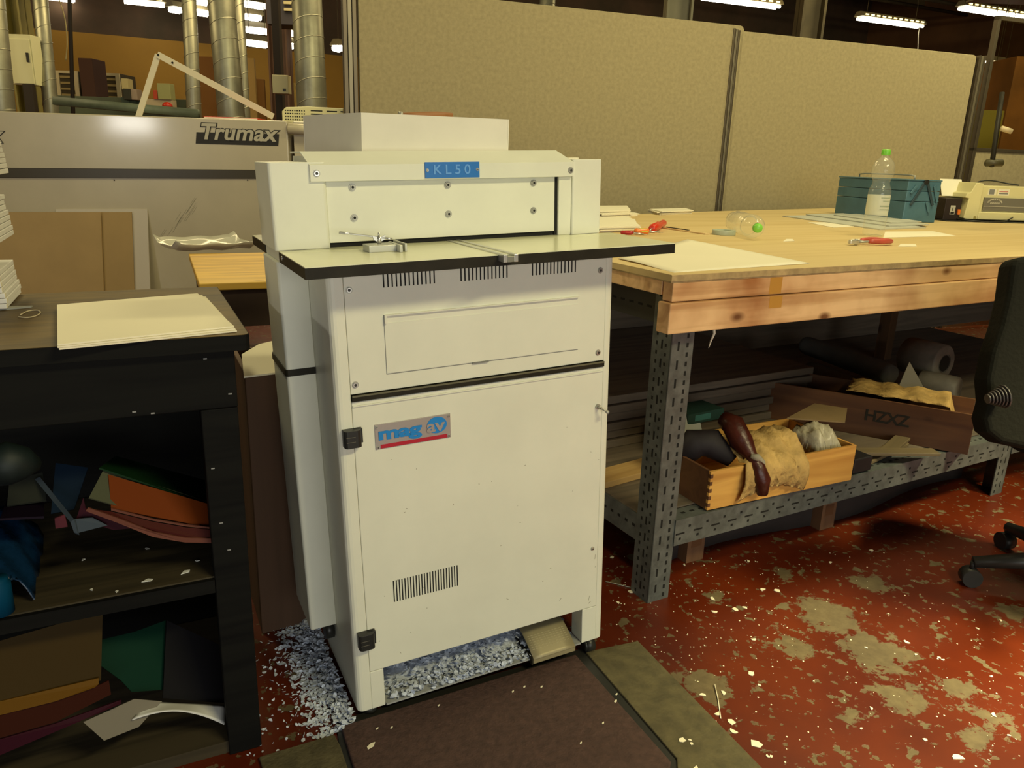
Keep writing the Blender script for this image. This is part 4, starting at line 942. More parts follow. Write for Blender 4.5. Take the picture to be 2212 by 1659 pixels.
for px in (247, 535):
    xx, zz = ll(px, 389); MB().cyl((xx, 0, zz), (xx, -.002, zz), .004, n=10).build('screw', DARKV, lam)
xx, zz = ll(512, 291); s_ = ll(602, 291)[0]-ll(423, 291)[0]
lz = ll(512, 306)[1]; lzt = ll(512, 290)[1]
MB().prism([(xx-s_/2-.003, lz-.018), (xx+s_/2-.004, lz-.016), (xx+s_/2+.004, lzt+.008), (xx-s_/2+.006, lzt+.004)], -.0014, 0, 'y').build('logo_bar', BLKI, lam)
lz_ = ll(512, 288)[1]
text('logo_outline', 'Trumax', .135, BLKI, lam, XZ(xx, -.0022, lz_, .96, .86), bold=.0085, shear=.25, spacing=1.02, depth=.0003)
text('logo_lettering', 'Trumax', .135, mat('logo_beige', (.44, .40, .30), .5), lam, XZ(xx, -.0034, lz_, .96, .86), bold=.0032, shear=.25, spacing=1.02, depth=.0003)
x_k, z_k = ll(-12, 292)
text('logo_outline', 'x', .135, BLKI, lam, XZ(x_k, -.0022, z_k, .96, .86), bold=.0085, shear=.25, depth=.0003)
text('logo_lettering', 'x', .135, mat('logo_beige', (.44, .40, .30), .5), lam, XZ(x_k, -.0034, z_k, .96, .86), bold=.0045, shear=.25, depth=.0003)
gx0 = ll(632, 300)[0]; gx1 = ll(720, 300)[0]
MB().box(gx0, gx1, .02, .12, .32, ll(640, 262)[1]).build('side_housing', BEIGE, lam, .004)
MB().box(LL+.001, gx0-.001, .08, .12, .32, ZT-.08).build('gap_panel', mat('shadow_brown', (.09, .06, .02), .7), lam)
rz_ = ll(640, 279)[1]; MB().cyl((ll(624, 279)[0], -.0, rz_), (ll(700, 279)[0], .0, rz_), .028, n=20).build('roller', mat('roller_beige', (.55, .48, .32), .4), lam)
# floodlight whose glint shows in the laminator panel
pt = onp(285, 266, a0, (-sin(ang), cos(ang), 0)); nn = V((sin(ang), -cos(ang), 0)); dv = (pt-CAM).normalized(); rf = dv-2*dv.dot(nn)*nn
lp_ = pt+rf*6.0
area('flood_lamp', lp_, pt, .5, .16, 26, (1, .97, .9))
# cream vent hood
vq = 4.35
va, vb = dep(610, 262, vq), dep(742, 262, vq)
vt_ = thing('vent_hood', 'cream louvred vent hood between the laminator and the partition screen', 'vent', M=Matrix.Translation((va.x, va.y, 0)) @ Matrix.Rotation(atan2((vb-va).y, (vb-va).x), 4, 'Z'))
VL = (V((vb.x, vb.y, 0))-V((va.x, va.y, 0))).length; vz0 = dep(680, 264, vq).z; vz1 = dep(680, 231, vq).z
MB().prism([(0, vz0-.25), (VL, vz0-.25), (VL, vz1-.004), (VL*.42, vz1), (VL*.06, vz1-.008), (0, vz1-.03)], 0, .3, 'y').build('hood_body', mat('vent_cream', (.66, .60, .32), .5), vt_, .004)
v = MB()
for r_i in range(3):
    for k, (xa, xb) in enumerate(((.47, .66), (.73, .90), (.955, .995))): v.box(VL*xa, VL*xb, -.0008, .002, vz1-.025-r_i*.018, vz1-.019-r_i*.018)
for r_i in range(4):
    for k in range(9): xx = VL*(.05+.038*k); v.box(xx, xx+.007, -.0008, .002, vz1-.028-r_i*.016, vz1-.021-r_i*.016)
v.build('vent_slots', DARKV, vt_)
# stuff on top of the laminator
def toplam(px, dy=.15): 
    p = onp(px, 250, a0+V((-sin(ang), cos(ang), 0))*dy, (-sin(ang), cos(ang), 0)); return V((p.x, p.y, ZT+.001))
p = toplam(440, .1)
solo(MB().box(0, .30, 0, .22, 0, .012).box(.002, .298, -.0006, .21, .003, .009, mi=1), 'red_folder', [REDP, PAPER], 'red folder lying on top of the laminating machine', 'folder', loc=p, rz=ang+.02, bevel=.001)
fr_ = MB()
r1, r2, r3, r4 = [onp(*q_, a0+V((-sin(ang), cos(ang), 0))*.25, (-sin(ang), cos(ang), 0)) for q_ in ((296, 228), (341, 118), (430, 163), (590, 248))]
def bar(mb, a, b_, wv, th, mi=0):
    d_ = (b_-a).normalized(); n_ = V((-sin(ang), cos(ang), 0)); u_ = d_.cross(n_).normalized()
    vs = [a+u_*wv+n_*0, a-u_*wv, b_-u_*wv, b_+u_*wv]; vs += [v__+n_*th for v__ in vs]
    mb.add(vs, [(0,1,2,3),(7,6,5,4),(0,4,5,1),(1,5,6,2),(2,6,7,3),(3,7,4,0)], mi)
zz_ = thing('angle_frame', 'white hinged flat-bar frame standing up on the laminating machine', 'metal frame', loc=(r1.x, r1.y, ZT))
def local(o, mb, *a_, **k_): 
    inv = o.matrix_world.inverted() if False else Matrix.Translation(-o.location); mb.v = [inv @ p for p in mb.v]; return mb.build(*a_, **k_)
WB = mat('white_bar', (.62, .55, .38), .5)
m_ = MB(); bar(m_, V((r1.x, r1.y, ZT+.002)), r2, .017, .006); local(zz_, m_, 'upright_bar', WB, zz_)
m_ = MB(); bar(m_, r2-V((0,0,.0))+V((-sin(ang), cos(ang), 0))*-.008, V((r4.x, r4.y, ZT+.03)), .017, .006); local(zz_, m_, 'sloping_bar', WB, zz_)
m_ = MB(); n_ = V((-sin(ang), cos(ang), 0)); 
for f_ in (0.01, .13): c = r2.lerp(V((r4.x, r4.y, ZT+.03)), f_); m_.cyl(c-n_*.009, c-n_*.011, .006, n=10)
local(zz_, m_, 'rivet', DARKV, zz_)
# leaning sheets against the laminator
def lean(px_l, px_r, top_l, top_r, base_z, off, m_, label, th=.004, cat='board', name='leaning_board', ptop=0.0):
    """rectangular sheet resting on floor, leaning on the laminator front"""
    n_ = V((sin(ang), -cos(ang), 0))
    tl = onp(px_l, top_l, a0+n_*off, n_); tr = onp(px_r, top_r, a0+n_*off, n_)
    foot = .12
    bl2 = V((tl.x, tl.y, .0))+n_*foot; br2 = V((tr.x, tr.y, 0))+n_*foot
    mb = MB(); vs = [bl2, br2, tr, tl]; vs = vs+[v__-n_*th for v__ in vs]
    mb.add(vs, [(0,1,2,3),(7,6,5,4),(0,4,5,1),(1,5,6,2),(2,6,7,3),(3,7,4,0)])
    return solo(mb, name, m_, label, cat)
lean(120, 318, 452, 452, 0, .006, mat('warm_white_board', (.52, .46, .38), .6), 'tall white board leaning behind the brown sheets against the laminator', .006)
lean(-60, 284, 458, 458, 0, .022, CARD, 'larger brown cardboard sheet leaning against the laminator, showing on the right', .005)
lean(-60, 217, 459, 459, 0, .04, mat('brown_cardboard_b', (.38, .255, .11), .8, var=.05, vs=5), 'front brown cardboard sheet with folded edge leaning against the laminator', .008)
# little table with the plastic tray
tz = .75
c0, c1, c2, c3 = onz(405, 548, tz), onz(430, 613, tz), onz(640, 612, tz), onz(640, 547, tz)
stb = thing('side_table', 'yellow varnished pine table with dark apron behind the punching machine', 'table', loc=(c1.x, c1.y, 0), rz=-.03)
def toL(p): q_ = Matrix.Rotation(.03, 3, 'Z') @ (V(p)-V((c1.x, c1.y, 0))); return q_
TW = .62; TD = toL(c0).y
MB().box(0, TW, 0, TD, tz-.025, tz).build('table_top', YELW, stb, .003)
MB().box(.02, TW-.02, .03, .05, tz-.16, tz-.0255).box(.02, .04, .05, TD-.03, tz-.16, tz-.0255).build('apron', mat('dark_apron', (.05, .03, .018), .7, var=.2, vs=5), stb)
for x_ in (.02, TW-.07):
    for y_ in (.051, TD-.08): MB().box(x_, x_+.05, y_, y_+.05, 0, tz-.0255).build('leg', mat('dark_apron', (.05, .03, .018)), stb)
# film sheet on the table's back edge
fm = mat('glossy_film', (.62, .60, .50), .12, alpha=.75, spec=.8)
fa = onz(382, 549, tz); fb = onz(575, 540, tz)
fd = V((fb.x-fa.x, fb.y-fa.y, 0)); 
mb = MB().grid(lambda u_, v_: (u_*fd.length*.95, v_*.34+.008*sin(u_*9), .003+.034*max(0, abs(v_-.5)*2-.6)/.4+.02*max(0, abs(u_-.5)*2-.85)/.15+.003*sin(u_*17+v_*5)), 14, 10, .0012)
solo(mb, 'plastic_tray', fm, 'clear crumpled plastic tray lying on the yellow pine table', 'tray', loc=(fa.x, fa.y, tz+.001), rz=atan2(fd.y, fd.x))

# ================================================================== LEFT: DARK DESK / SHELF UNIT
ZS = .875
k0 = onz(540, 722, ZS); k1 = onz(490, 618, ZS); 
DX = k0.x; DY = k0.y; DD = k1.y-k0.y
DM = Matrix.Translation((DX, DY, 0))
dk = thing('shelf_desk', 'black-stained wooden shelf desk with a worn brown top at the left', 'desk', loc=(DX, DY, 0))
MB().prism(rrect(-1.1, 0.0, 0, DD, .012, corners=(0,0,0,1)), ZS-.028, ZS-.001).prism(rrect(-1.0985, -.0015, .0015, DD-.0015, .012, corners=(0,0,0,1)), ZS-.001, ZS, mi=1).build('desk_top', [DARKW, TOPW], dk, .003)
PR = -.026          # right face of the carcass
def dl(px, py, y=None, x=None, z=None):
    d_ = ray(px, py); c = CAM-V((DX, DY, 0))
    t = ((y-c.y)/d_.y) if y is not None else (((x-c.x)/d_.x) if x is not None else ((z-c.z)/d_.z))
    return c+d_*t
YF = .018
za = dl(500, 880, y=YF).z
MB().box(-1.06, PR, YF, YF+.02, za, ZS-.0285).build('apron', DARKW, dk, .002)
xl = dl(437, 930, y=YF).x
MB().box(xl, PR-.0005, YF, YF+.045, 0, za-.0005).build('post', DARKW, dk, .002)
MB().box(PR-.012, PR, YF+.046, DD-.02, .0, ZS-.0285).build('side_panel', DARKW, dk)
MB().box(-1.06, PR-.0125, DD-.03, DD-.02, 0, ZS-.0285).build('back_panel', DARKW, dk)
z1s = dl(470, 1243, y=YF+.01).z; z2s = dl(495, 1600, y=YF+.01).z
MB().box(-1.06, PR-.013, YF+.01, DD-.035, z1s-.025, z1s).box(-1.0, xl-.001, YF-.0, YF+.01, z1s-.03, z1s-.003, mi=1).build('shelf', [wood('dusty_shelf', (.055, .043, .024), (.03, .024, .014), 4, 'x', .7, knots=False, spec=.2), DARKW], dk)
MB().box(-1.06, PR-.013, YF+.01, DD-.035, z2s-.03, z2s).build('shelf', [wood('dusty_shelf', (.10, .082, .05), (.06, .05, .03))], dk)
MB().box(-1.06, -1.0, YF, YF+.045, 0, za-.0005).build('post', DARKW, dk, .002)
nails = MB()
for px, py in ((443, 775), (497, 851), (330, 893), (290, 890), (495, 1188), (478, 1130), (460, 1012)): 
    p = dl(px, py, y=YF-.0008); nails.box(p.x-.003, p.x+.003, YF-.001, YF, p.z-.0012, p.z+.0012)
nails.build('scratches', mat('scratch_grey', (.25, .25, .25), .5), dk)
def dsk(x, y, z): return V((DX+x, DY+y, z))
# paper pile on the desk
pp = [onz(*q_, ZS) for q_ in ((125, 757), (509, 717), (437, 643), (133, 668))]
rnd = random.Random(9)
for i in range(3):
    c0_ = sum(pp, V((0,0,0)))/4; a = (-.012, .0, .02)[i]; dx, dy = ((.004, -.002), (0, 0), (-.004, .004))[i]
    q_ = [(cos(a)*(p.x-c0_.x)-sin(a)*(p.y-c0_.y)+dx, sin(a)*(p.x-c0_.x)+cos(a)*(p.y-c0_.y)+dy) for p in pp]
    mb = MB().prism(q_, 0, .0028)
    solo(mb, 'paper_pad', PAPER, ['lowest of three cream paper pads on the desk', 'middle of three cream paper pads on the desk', 'topmost of three cream paper pads on the desk'][i], 'paper', loc=(c0_.x, c0_.y, ZS+.0005+.003*i), bevel=.0006, group='cream paper pads on the desk')
# bound book blocks at the left edge
def book_pile(label_f, px, pz_list, n, w_, d_, th, z0, x0, y0, rz, group, seed):
    rnd = random.Random(seed)
    for k in range(n):
        mb = MB(); mb.box(-w_, 0, 0, d_, 0, th-.0012); mb.box(-w_, 0.0008, .002, .01, 0.0005, th-.0017, mi=1)
        nm = label_f(k, n)
        solo(mb, 'book_block', [mat('book_white', (.66, .64, .60), .7, var=.04, vs=20, stretch=(1,1,20)), mat('book_edge', (.62, .56, .40), .7, var=.1, vs=60)], nm, 'book block', loc=(x0+rnd.uniform(-.002, .002)+ .0013*(n-k), y0, z0+k*th), rz=rz, bevel=.001, group=group)
ordw = ['lowest', 'second lowest', 'third lowest', 'fourth lowest', 'fifth lowest', 'fourth from top', 'third from top', 'second from top', 'topmost']
bkp = onz(28, 667, ZS+.003)
num = ['one', 'two', 'three', 'four', 'five', 'six', 'seven', 'eight']
zc_ = ZS+.0035
for seed, (pxp, pyp, n, rz_b, pile) in enumerate(((28, 667, 7, -.03, 'lowest'), (4, 600, 5, .5, 'second lowest'), (15, 551, 8, -.03, 'third'), (-22, 470, 4, .5, 'fourth'), (2, 420, 8, -.03, 'highest')), 1):
    pq = onp(pxp, pyp, bkp, (0, 1, 0))
    book_pile(lambda k, n_: 'white book block, %s from the bottom of the %s pile on the desk' % (num[k], pile), 0, None, n, .2, .185, .0102, zc_, pq.x-.0025*n, bkp.y, rz_b, '%s pile of white book blocks' % pile, seed)
    zc_ += n*.0102
gy = onz(0, 690, ZS)
solo(MB().prism([(-.1, -.01), (.028, .022), (.03, .03), (-.1, .04)], 0, .003), 'grey_folder', mat('grey_board2', (.25, .25, .22), .6), 'grey board under the lower pile of book blocks', 'board', loc=(bkp.x, bkp.y-.005, ZS+.0003))
sl = MB(); cpt = [onz(px, py, ZS+.002) for px, py in ((40, 684), (58, 686), (78, 682), (87, 675), (80, 670), (60, 672), (44, 680))]
sl.tube(smooth_pts(cpt), .0011, 6); solo(sl, 'string_loop', mat('string', (.5, .42, .26), .9), 'thin looped string lying on the desk beside the book blocks', 'string')
# folders on the upper shelf
def folder(px, py, zz, y, w_, h_, rz, ry, colr, label, th=.006, bendv=.0, name='folder', mtr=None, rx=0):
    p = V((DX, DY, 0))+dl(px, py, y=y)
    nu = 10
    mb = MB().grid(lambda u_, v_: ((u_-.5)*w_, bendv*(u_-.5)**2, (v_-.5)*h_), nu, 4, th)
    m_ = mtr or mat('folder_'+name+'_%d' % (abs(hash(label)) % 9999), colr, .35, alpha=.9)
    return solo(mb, name, m_, label, 'folder', M=Matrix.Translation(p) @ Matrix.Rotation(rz, 4, 'Z') @ Matrix.Rotation(ry, 4, 'Y') @ Matrix.Rotation(rx, 4, 'X'))
def plate(pix, y0, y1, th, m_, name, label, cat='folder', bend=None, mats2=None):
    """slab with outline seen at pixel corners, standing between depths y0 (first two corners) and y1"""
    pts = []
    D0 = V((DX, DY, 0)); k3 = (0, len(pix)//3+ (1 if len(pix) > 4 else 0), len(pix)-1) if len(pix) > 4 else (0, 1, 2)
    tri = [D0+dl(*pix[i][:2], y=pix[i][2]) for i in k3]; nq = (tri[1]-tri[0]).cross(tri[2]-tri[0]).normalized()
    thin = len(pix) > 7 or 'edge' in label or 'lowest' in label
    for (px, py, yy) in pix: pts.append(D0+dl(px, py, y=yy) if thin else onp(px, py, tri[0], nq))
    n_ = nq
    if n_.dot(ray(pix[0][0], pix[0][1])) < 0: n_ = -n_
    mb = MB(); k = len(pts); mb.add(pts+[p+n_*th for p in pts], [tuple(range(k)), tuple(range(k, 2*k))[::-1]]+[(i, (i+1) % k, k+(i+1) % k, k+i) for i in range(k)])
    return solo(mb, name, m_, label, cat)
ORF = mat('orange_folder', (0.1400, 0.0275, 0.0030), .6, spec=.12); GRF = mat('green_folder', (0.0050, 0.0250, 0.0075), .6, spec=.12); RDF = mat('red_folder', (0.0500, 0.0060, 0.0040), .6, spec=.12); PKF = mat('pink_card', (0.1400, 0.0500, 0.0350), .6, spec=.12); PUF = mat('maroon_folder', (0.0300, 0.0030, 0.0090), .6, spec=.12)  # folder colours darkened, the shelf's shade is put into them
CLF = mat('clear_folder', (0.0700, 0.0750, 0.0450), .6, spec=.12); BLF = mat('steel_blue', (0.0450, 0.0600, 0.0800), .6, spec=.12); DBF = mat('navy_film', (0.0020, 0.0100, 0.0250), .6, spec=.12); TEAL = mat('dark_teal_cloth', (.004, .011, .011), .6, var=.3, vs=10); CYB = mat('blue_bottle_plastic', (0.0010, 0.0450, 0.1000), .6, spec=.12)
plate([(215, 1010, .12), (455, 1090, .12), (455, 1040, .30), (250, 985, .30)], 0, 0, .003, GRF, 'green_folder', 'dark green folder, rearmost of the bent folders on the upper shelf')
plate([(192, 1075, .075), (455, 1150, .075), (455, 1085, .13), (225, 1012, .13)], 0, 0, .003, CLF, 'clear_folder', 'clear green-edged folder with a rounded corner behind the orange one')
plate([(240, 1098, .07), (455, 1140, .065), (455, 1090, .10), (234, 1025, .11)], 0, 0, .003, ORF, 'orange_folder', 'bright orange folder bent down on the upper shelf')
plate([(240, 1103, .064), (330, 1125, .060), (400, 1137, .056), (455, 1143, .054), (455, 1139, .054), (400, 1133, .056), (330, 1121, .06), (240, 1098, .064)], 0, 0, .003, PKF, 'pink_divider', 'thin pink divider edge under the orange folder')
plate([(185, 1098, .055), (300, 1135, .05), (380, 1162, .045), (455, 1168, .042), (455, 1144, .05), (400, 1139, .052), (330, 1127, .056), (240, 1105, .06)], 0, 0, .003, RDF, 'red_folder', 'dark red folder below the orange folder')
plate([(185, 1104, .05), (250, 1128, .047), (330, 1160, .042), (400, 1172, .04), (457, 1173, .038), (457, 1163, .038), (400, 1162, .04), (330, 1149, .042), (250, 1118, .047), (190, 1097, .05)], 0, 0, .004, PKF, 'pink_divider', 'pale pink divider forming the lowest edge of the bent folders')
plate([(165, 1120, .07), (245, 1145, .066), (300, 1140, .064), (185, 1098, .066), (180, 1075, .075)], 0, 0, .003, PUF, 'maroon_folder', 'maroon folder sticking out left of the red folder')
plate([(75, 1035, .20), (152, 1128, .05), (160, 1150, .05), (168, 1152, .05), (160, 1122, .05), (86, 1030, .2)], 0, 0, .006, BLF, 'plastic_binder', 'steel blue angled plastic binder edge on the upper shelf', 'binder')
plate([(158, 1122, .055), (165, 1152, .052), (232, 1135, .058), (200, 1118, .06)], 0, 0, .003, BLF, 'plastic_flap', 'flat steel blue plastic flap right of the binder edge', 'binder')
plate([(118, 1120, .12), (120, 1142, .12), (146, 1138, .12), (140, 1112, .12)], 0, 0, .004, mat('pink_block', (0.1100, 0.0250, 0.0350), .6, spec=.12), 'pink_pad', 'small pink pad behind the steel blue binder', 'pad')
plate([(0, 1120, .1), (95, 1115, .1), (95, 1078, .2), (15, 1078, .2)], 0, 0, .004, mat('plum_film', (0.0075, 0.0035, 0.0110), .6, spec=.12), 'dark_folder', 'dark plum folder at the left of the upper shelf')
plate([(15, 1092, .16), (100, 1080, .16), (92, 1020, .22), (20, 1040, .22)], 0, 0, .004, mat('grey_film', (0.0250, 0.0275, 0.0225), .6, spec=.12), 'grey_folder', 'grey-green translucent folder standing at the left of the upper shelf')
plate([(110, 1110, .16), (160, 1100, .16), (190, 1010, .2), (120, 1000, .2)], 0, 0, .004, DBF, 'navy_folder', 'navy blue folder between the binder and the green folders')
tp1 = V((DX, DY, 0))+dl(-20, 1010, y=.03)
mb = MB().tube([tp1, tp1+V((.025, .0, .004)), tp1+V((.045, .01, -.003)), tp1+V((.062, .02, -.012))], [.032, .036, .028, .012], 14)
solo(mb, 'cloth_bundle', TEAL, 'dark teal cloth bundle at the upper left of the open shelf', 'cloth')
# blue plastic bag and bottle
fbm = MB(); pb = V((DX, DY, 0))+dl(10, 1335, y=.03)
fbm.lathe([(.001, 0), (.022, .001), (.0225, .055), (.019, .06), (.019, .066)], 24); 
pbz = V((DX, DY, z1s+.0005)); pbx = dl(15, 1330, z=z1s)
solo(fbm, 'blue_bottle', CYB, 'glossy blue plastic bottle at the front left of the upper shelf', 'bottle', loc=(DX+dl(5, 1330, z=z1s).x-.004, DY+.04, z1s+.0005))
bgm = MB().grid(lambda u_, v_: (-.16+.18*u_-.0*v_, .05+.22*v_+.01*sin(u_*9), .005+.10*(sin(pi*min(1, u_*.98+.01))**.6)*(.6+.4*v_)+.008*sin(u_*23+v_*17)), 20, 14, .002)
xb = dl(60, 1250, z=z1s).x
solo(bgm, 'dark_blue_bag', mat('navy_bag', (.004, .022, .06), .25, bump=.5, bs=25), 'dark blue plastic bag slumped at the left end of the upper shelf', 'bag', loc=(DX+xb, DY, z1s+.001))
# lower shelf folders, the shelf's shade put into their colours too
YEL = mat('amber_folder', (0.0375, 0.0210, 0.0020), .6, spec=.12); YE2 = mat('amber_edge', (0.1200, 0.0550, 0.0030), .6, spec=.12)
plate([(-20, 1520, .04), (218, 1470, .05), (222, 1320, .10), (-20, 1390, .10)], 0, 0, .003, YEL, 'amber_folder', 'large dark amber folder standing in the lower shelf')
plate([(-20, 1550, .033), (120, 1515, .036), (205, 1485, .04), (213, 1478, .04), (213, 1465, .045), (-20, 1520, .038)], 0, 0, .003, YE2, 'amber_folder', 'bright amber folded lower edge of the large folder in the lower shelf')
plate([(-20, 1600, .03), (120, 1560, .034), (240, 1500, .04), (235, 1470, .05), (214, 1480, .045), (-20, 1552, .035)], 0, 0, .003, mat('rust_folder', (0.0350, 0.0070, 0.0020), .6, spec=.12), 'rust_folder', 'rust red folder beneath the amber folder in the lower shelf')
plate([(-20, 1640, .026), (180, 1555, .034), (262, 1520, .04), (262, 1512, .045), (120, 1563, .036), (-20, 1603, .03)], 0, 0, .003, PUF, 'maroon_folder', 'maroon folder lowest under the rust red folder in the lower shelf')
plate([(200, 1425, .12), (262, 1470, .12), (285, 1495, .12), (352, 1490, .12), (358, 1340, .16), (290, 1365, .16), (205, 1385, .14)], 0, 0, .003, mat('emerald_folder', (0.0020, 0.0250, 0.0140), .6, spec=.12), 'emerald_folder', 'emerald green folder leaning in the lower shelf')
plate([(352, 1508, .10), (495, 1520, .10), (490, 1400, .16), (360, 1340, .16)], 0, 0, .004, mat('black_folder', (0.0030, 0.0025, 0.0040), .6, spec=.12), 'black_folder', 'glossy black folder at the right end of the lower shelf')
cw = MB(); w0 = V((DX, DY, 0))
def cwf(u_, v_):
    pxa = 285+200*u_; pya = 1568-30*sin(pi*u_)**.8-10*u_ if False else 1575-45*sin(pi*(.15+.7*u_))+10*u_
    pyb = 1515+8*u_+18*(1-u_)*0
    p = w0+dl(pxa+(0 if v_ == 0 else 15*v_*(1-u_)*2), pya*(1-v_)+pyb*v_, y=.045+.035*v_); return tuple(p)
cw.grid(cwf, 16, 6, .002)
solo(cw, 'white_card', PAPERC, 'curved cool white card lying at the right of the lower shelf', 'card')
plate([(225, 1600, .03), (300, 1570, .05), (350, 1515, .07), (290, 1510, .07), (180, 1560, .04)], 0, 0, .003, mat('dull_white_card', (.17, .15, .11), .7), 'cream_card', 'dull cream card under the maroon folder on the lower shelf', 'card')
for i, (px, py) in enumerate(((318, 1255), (400, 1237), (180, 1210), (252, 1279), (198, 1275), (68, 1283), (318, 1186), (427, 1212))):
    p = V((DX, DY, 0))+dl(px, py, z=z1s); 
    s_ = .006 if i < 2 else .0028
    solo(MB().prism([(-s_*1.6, -s_*.4), (s_, -s_*.8), (s_*1.7, s_*.2), (.2*s_, s_)], 0, .0012), 'paper_scrap', PAPERC, 'small white paper scrap on the dusty upper shelf of the dark desk', 'paper scrap', loc=(p.x, p.y, z1s+.0006), rz=.4*i, group='paper scraps on the dusty shelf')

# tall brown box with paper between desk and punch
bz = .69
f0 = onz(600, 1362, 0)
bxx = thing('brown_bin', 'tall brown board box standing between the dark desk and the punch', 'box', loc=(-.142, f0.y, 0))
BWd = .165; BDp = .26
MB().box(0, BWd, 0, .012, 0, bz).box(0, BWd, BDp-.012, BDp, 0, bz).box(0, .012, .0125, BDp-.0125, 0, bz).box(BWd-.012, BWd, .0125, BDp-.0125, 0, bz).box(.012, BWd-.012, .012, BDp-.012, 0, .01).build('bin_walls', BRNW, bxx, .002)
wp = MB(); q_ = [onz(*k_, bz+.003) for k_ in ((527, 815), (606, 805), (600, 742), (522, 767))]
lo = V((-.142, f0.y, 0))
wp.prism([(q_[0].x, q_[0].y), (q_[1].x, q_[1].y), (q_[2].x, q_[2].y-.01), (onz(590, 740, bz).x, onz(590, 740, bz).y), (onz(560, 747, bz).x, onz(560, 747, bz).y), (q_[3].x, q_[3].y)], bz+.001, bz+.005)
solo(wp, 'cream_sheet', PAPER, 'cream sheet with a torn corner on top of the tall brown box', 'paper')

# ================================================================== FLOOR THINGS
def fquad(pix, z=0): return [onz(px, py, z) for px, py in pix]
def floor_mat(label, pix, edge_pix, h=.012):
    """rubber mat: raised centre panel and sloping border"""
    c = fquad(pix, h); e = fquad(edge_pix, 0.0005)
    t = thing('rubber_mat', label, 'floor mat', loc=(0, 0, 0))
    n = len(c)
    mb = MB().prism([(p.x, p.y) for p in c], .001, h); mb.build('mat_centre', RUBM, t, .002)
    return t
rm = thing('rubber_mat', 'brown rubber anti-fatigue mat with olive edging strips on the floor before the punch', 'floor mat')
ci = fquad(((737, 1568), (1243, 1413), (1450, 1645), (1380, 1900), (900, 2100)), .012)
MB().prism([(p.x, p.y) for p in ci], .001, .0125).build('mat_centre', RUBM, rm, .003)
gq = fquad(((726, 1560), (1262, 1401), (1470, 1640), (1520, 2100), (900, 2200), (760, 1800)), .001)
MB().prism([(p.x, p.y) for p in gq], .0005, .004).build('mat_underlay', BLACKP, rm)
bp1 = fquad(((1265, 1410), (1378, 1386), (1660, 1675), (1700, 1950), (1480, 1950), (1462, 1640)), .006)
MB().prism([(p.x, p.y) for p in bp1], .001, .009).build('mat_border', RUBE, rm, .002)
bp2 = fquad(((560, 1637), (722, 1588), (735, 1612), (900, 2110), (760, 2150), (640, 1900)), .006)
MB().prism([(p.x, p.y) for p in bp2], .001, .009).build('mat_border', RUBE, rm, .002)
# scraps on the right floor
big = [(1512,1202,5),(1437+105,1293,7),(1543,1320,7),(1588,1316,7),(1608,1314,6),(1650,1275,7),(1679,1276,7),(1627,1380,6),(1614,1212,5),(1882,1189,5),(1796,1216,5),(1960,1386,7),(1623,1455,8),(1560,1497,7),(1518,1503,7),(1580,1560,9),(1586,1578,9),(1548,1540,8),(1633,1607,13),(2072,1640,13),(2150,1545,7),(1474,1599,8),(1500,1658,7),(1333,1302,5),(1322,1204,5),(1480,1220,4),(1402,1283,6),(1362,1278,6),(1870,1400,4),(1980,1415,4),(2029,1421,4),(2036,1424,4),(2160,1340,4),(1998,1598,5),(1862,1575,4),(1660,1633,5),(1666,1634,4),(1880,1530,5),(1490,1600,4),(1494,1607,4),(2112,1357,4),(2140,1460,4),(1640,1385+95,4),(2180,1590,4)]
for i, (px, py, s_) in enumerate(big):
    on = (px < 1440+ (py-1420)*.0 and False)
    z_ = .0005
    if px-1378 < (py-1392)*1.0 and py > 1500 and px < 1530: z_ = .0096
    p = onz(px, py, z_); t_ = (p-CAM).dot(_fw); r_ = s_*t_/FPX
    k = 7; pts = [(r_*cos(pi*j/(k-1)), r_*1.1*sin(pi*j/(k-1))) for j in range(k)] if i % 3 else [(-r_, -.3*r_), (.2*r_, -r_), (r_, .1*r_), (.5*r_, r_), (-.4*r_, .7*r_)]
    solo(MB().prism(pts, 0, .0012), 'paper_scrap', PAPER, 'white punched-out paper scrap on the red floor or mat edge right of the punch', 'paper scrap', loc=(p.x, p.y, z_), rz=i*1.3, group='paper scraps on the floor right of the punch')
for i, (px, py, s_) in enumerate(((802, 1611, 9), (815, 1574, 3), (846, 1572, 3), (1170, 1484, 3), (1108, 1494, 3), (1133, 1484, 3), (948, 1524, 3), (1330, 1515, 4), (1303, 1562, 3), (1255, 1605, 3), (1332, 1500, 3))):
    p = onz(px, py, .0128); r_ = s_*(p-CAM).dot(_fw)/FPX
    solo(MB().prism([(-r_*1.4, -.3*r_), (.2*r_, -.6*r_), (1.4*r_, .1*r_), (.5*r_, .6*r_), (-.9*r_, .5*r_)], 0, .001), 'paper_scrap', PAPER, 'small white paper scrap lying on the brown rubber mat', 'paper scrap', loc=(p.x, p.y, .0129), rz=.5, group='paper scraps on the rubber mat')
st = MB().tube([onz(1544, 1478, .004), onz(1551, 1510, .002), onz(1557, 1552, .002)], .0012, 6); solo(st, 'paper_straw', PAPER, 'thin white sliver standing up on the mat border edge', 'paper sliver')
st = MB().tube([onz(1308, 1256, .002), onz(1335, 1262, .002), onz(1362, 1269, .002)], .0015, 6); solo(st, 'wire_offcut', STEELD, 'thin pale wire on the floor beside the bench leg', 'wire')
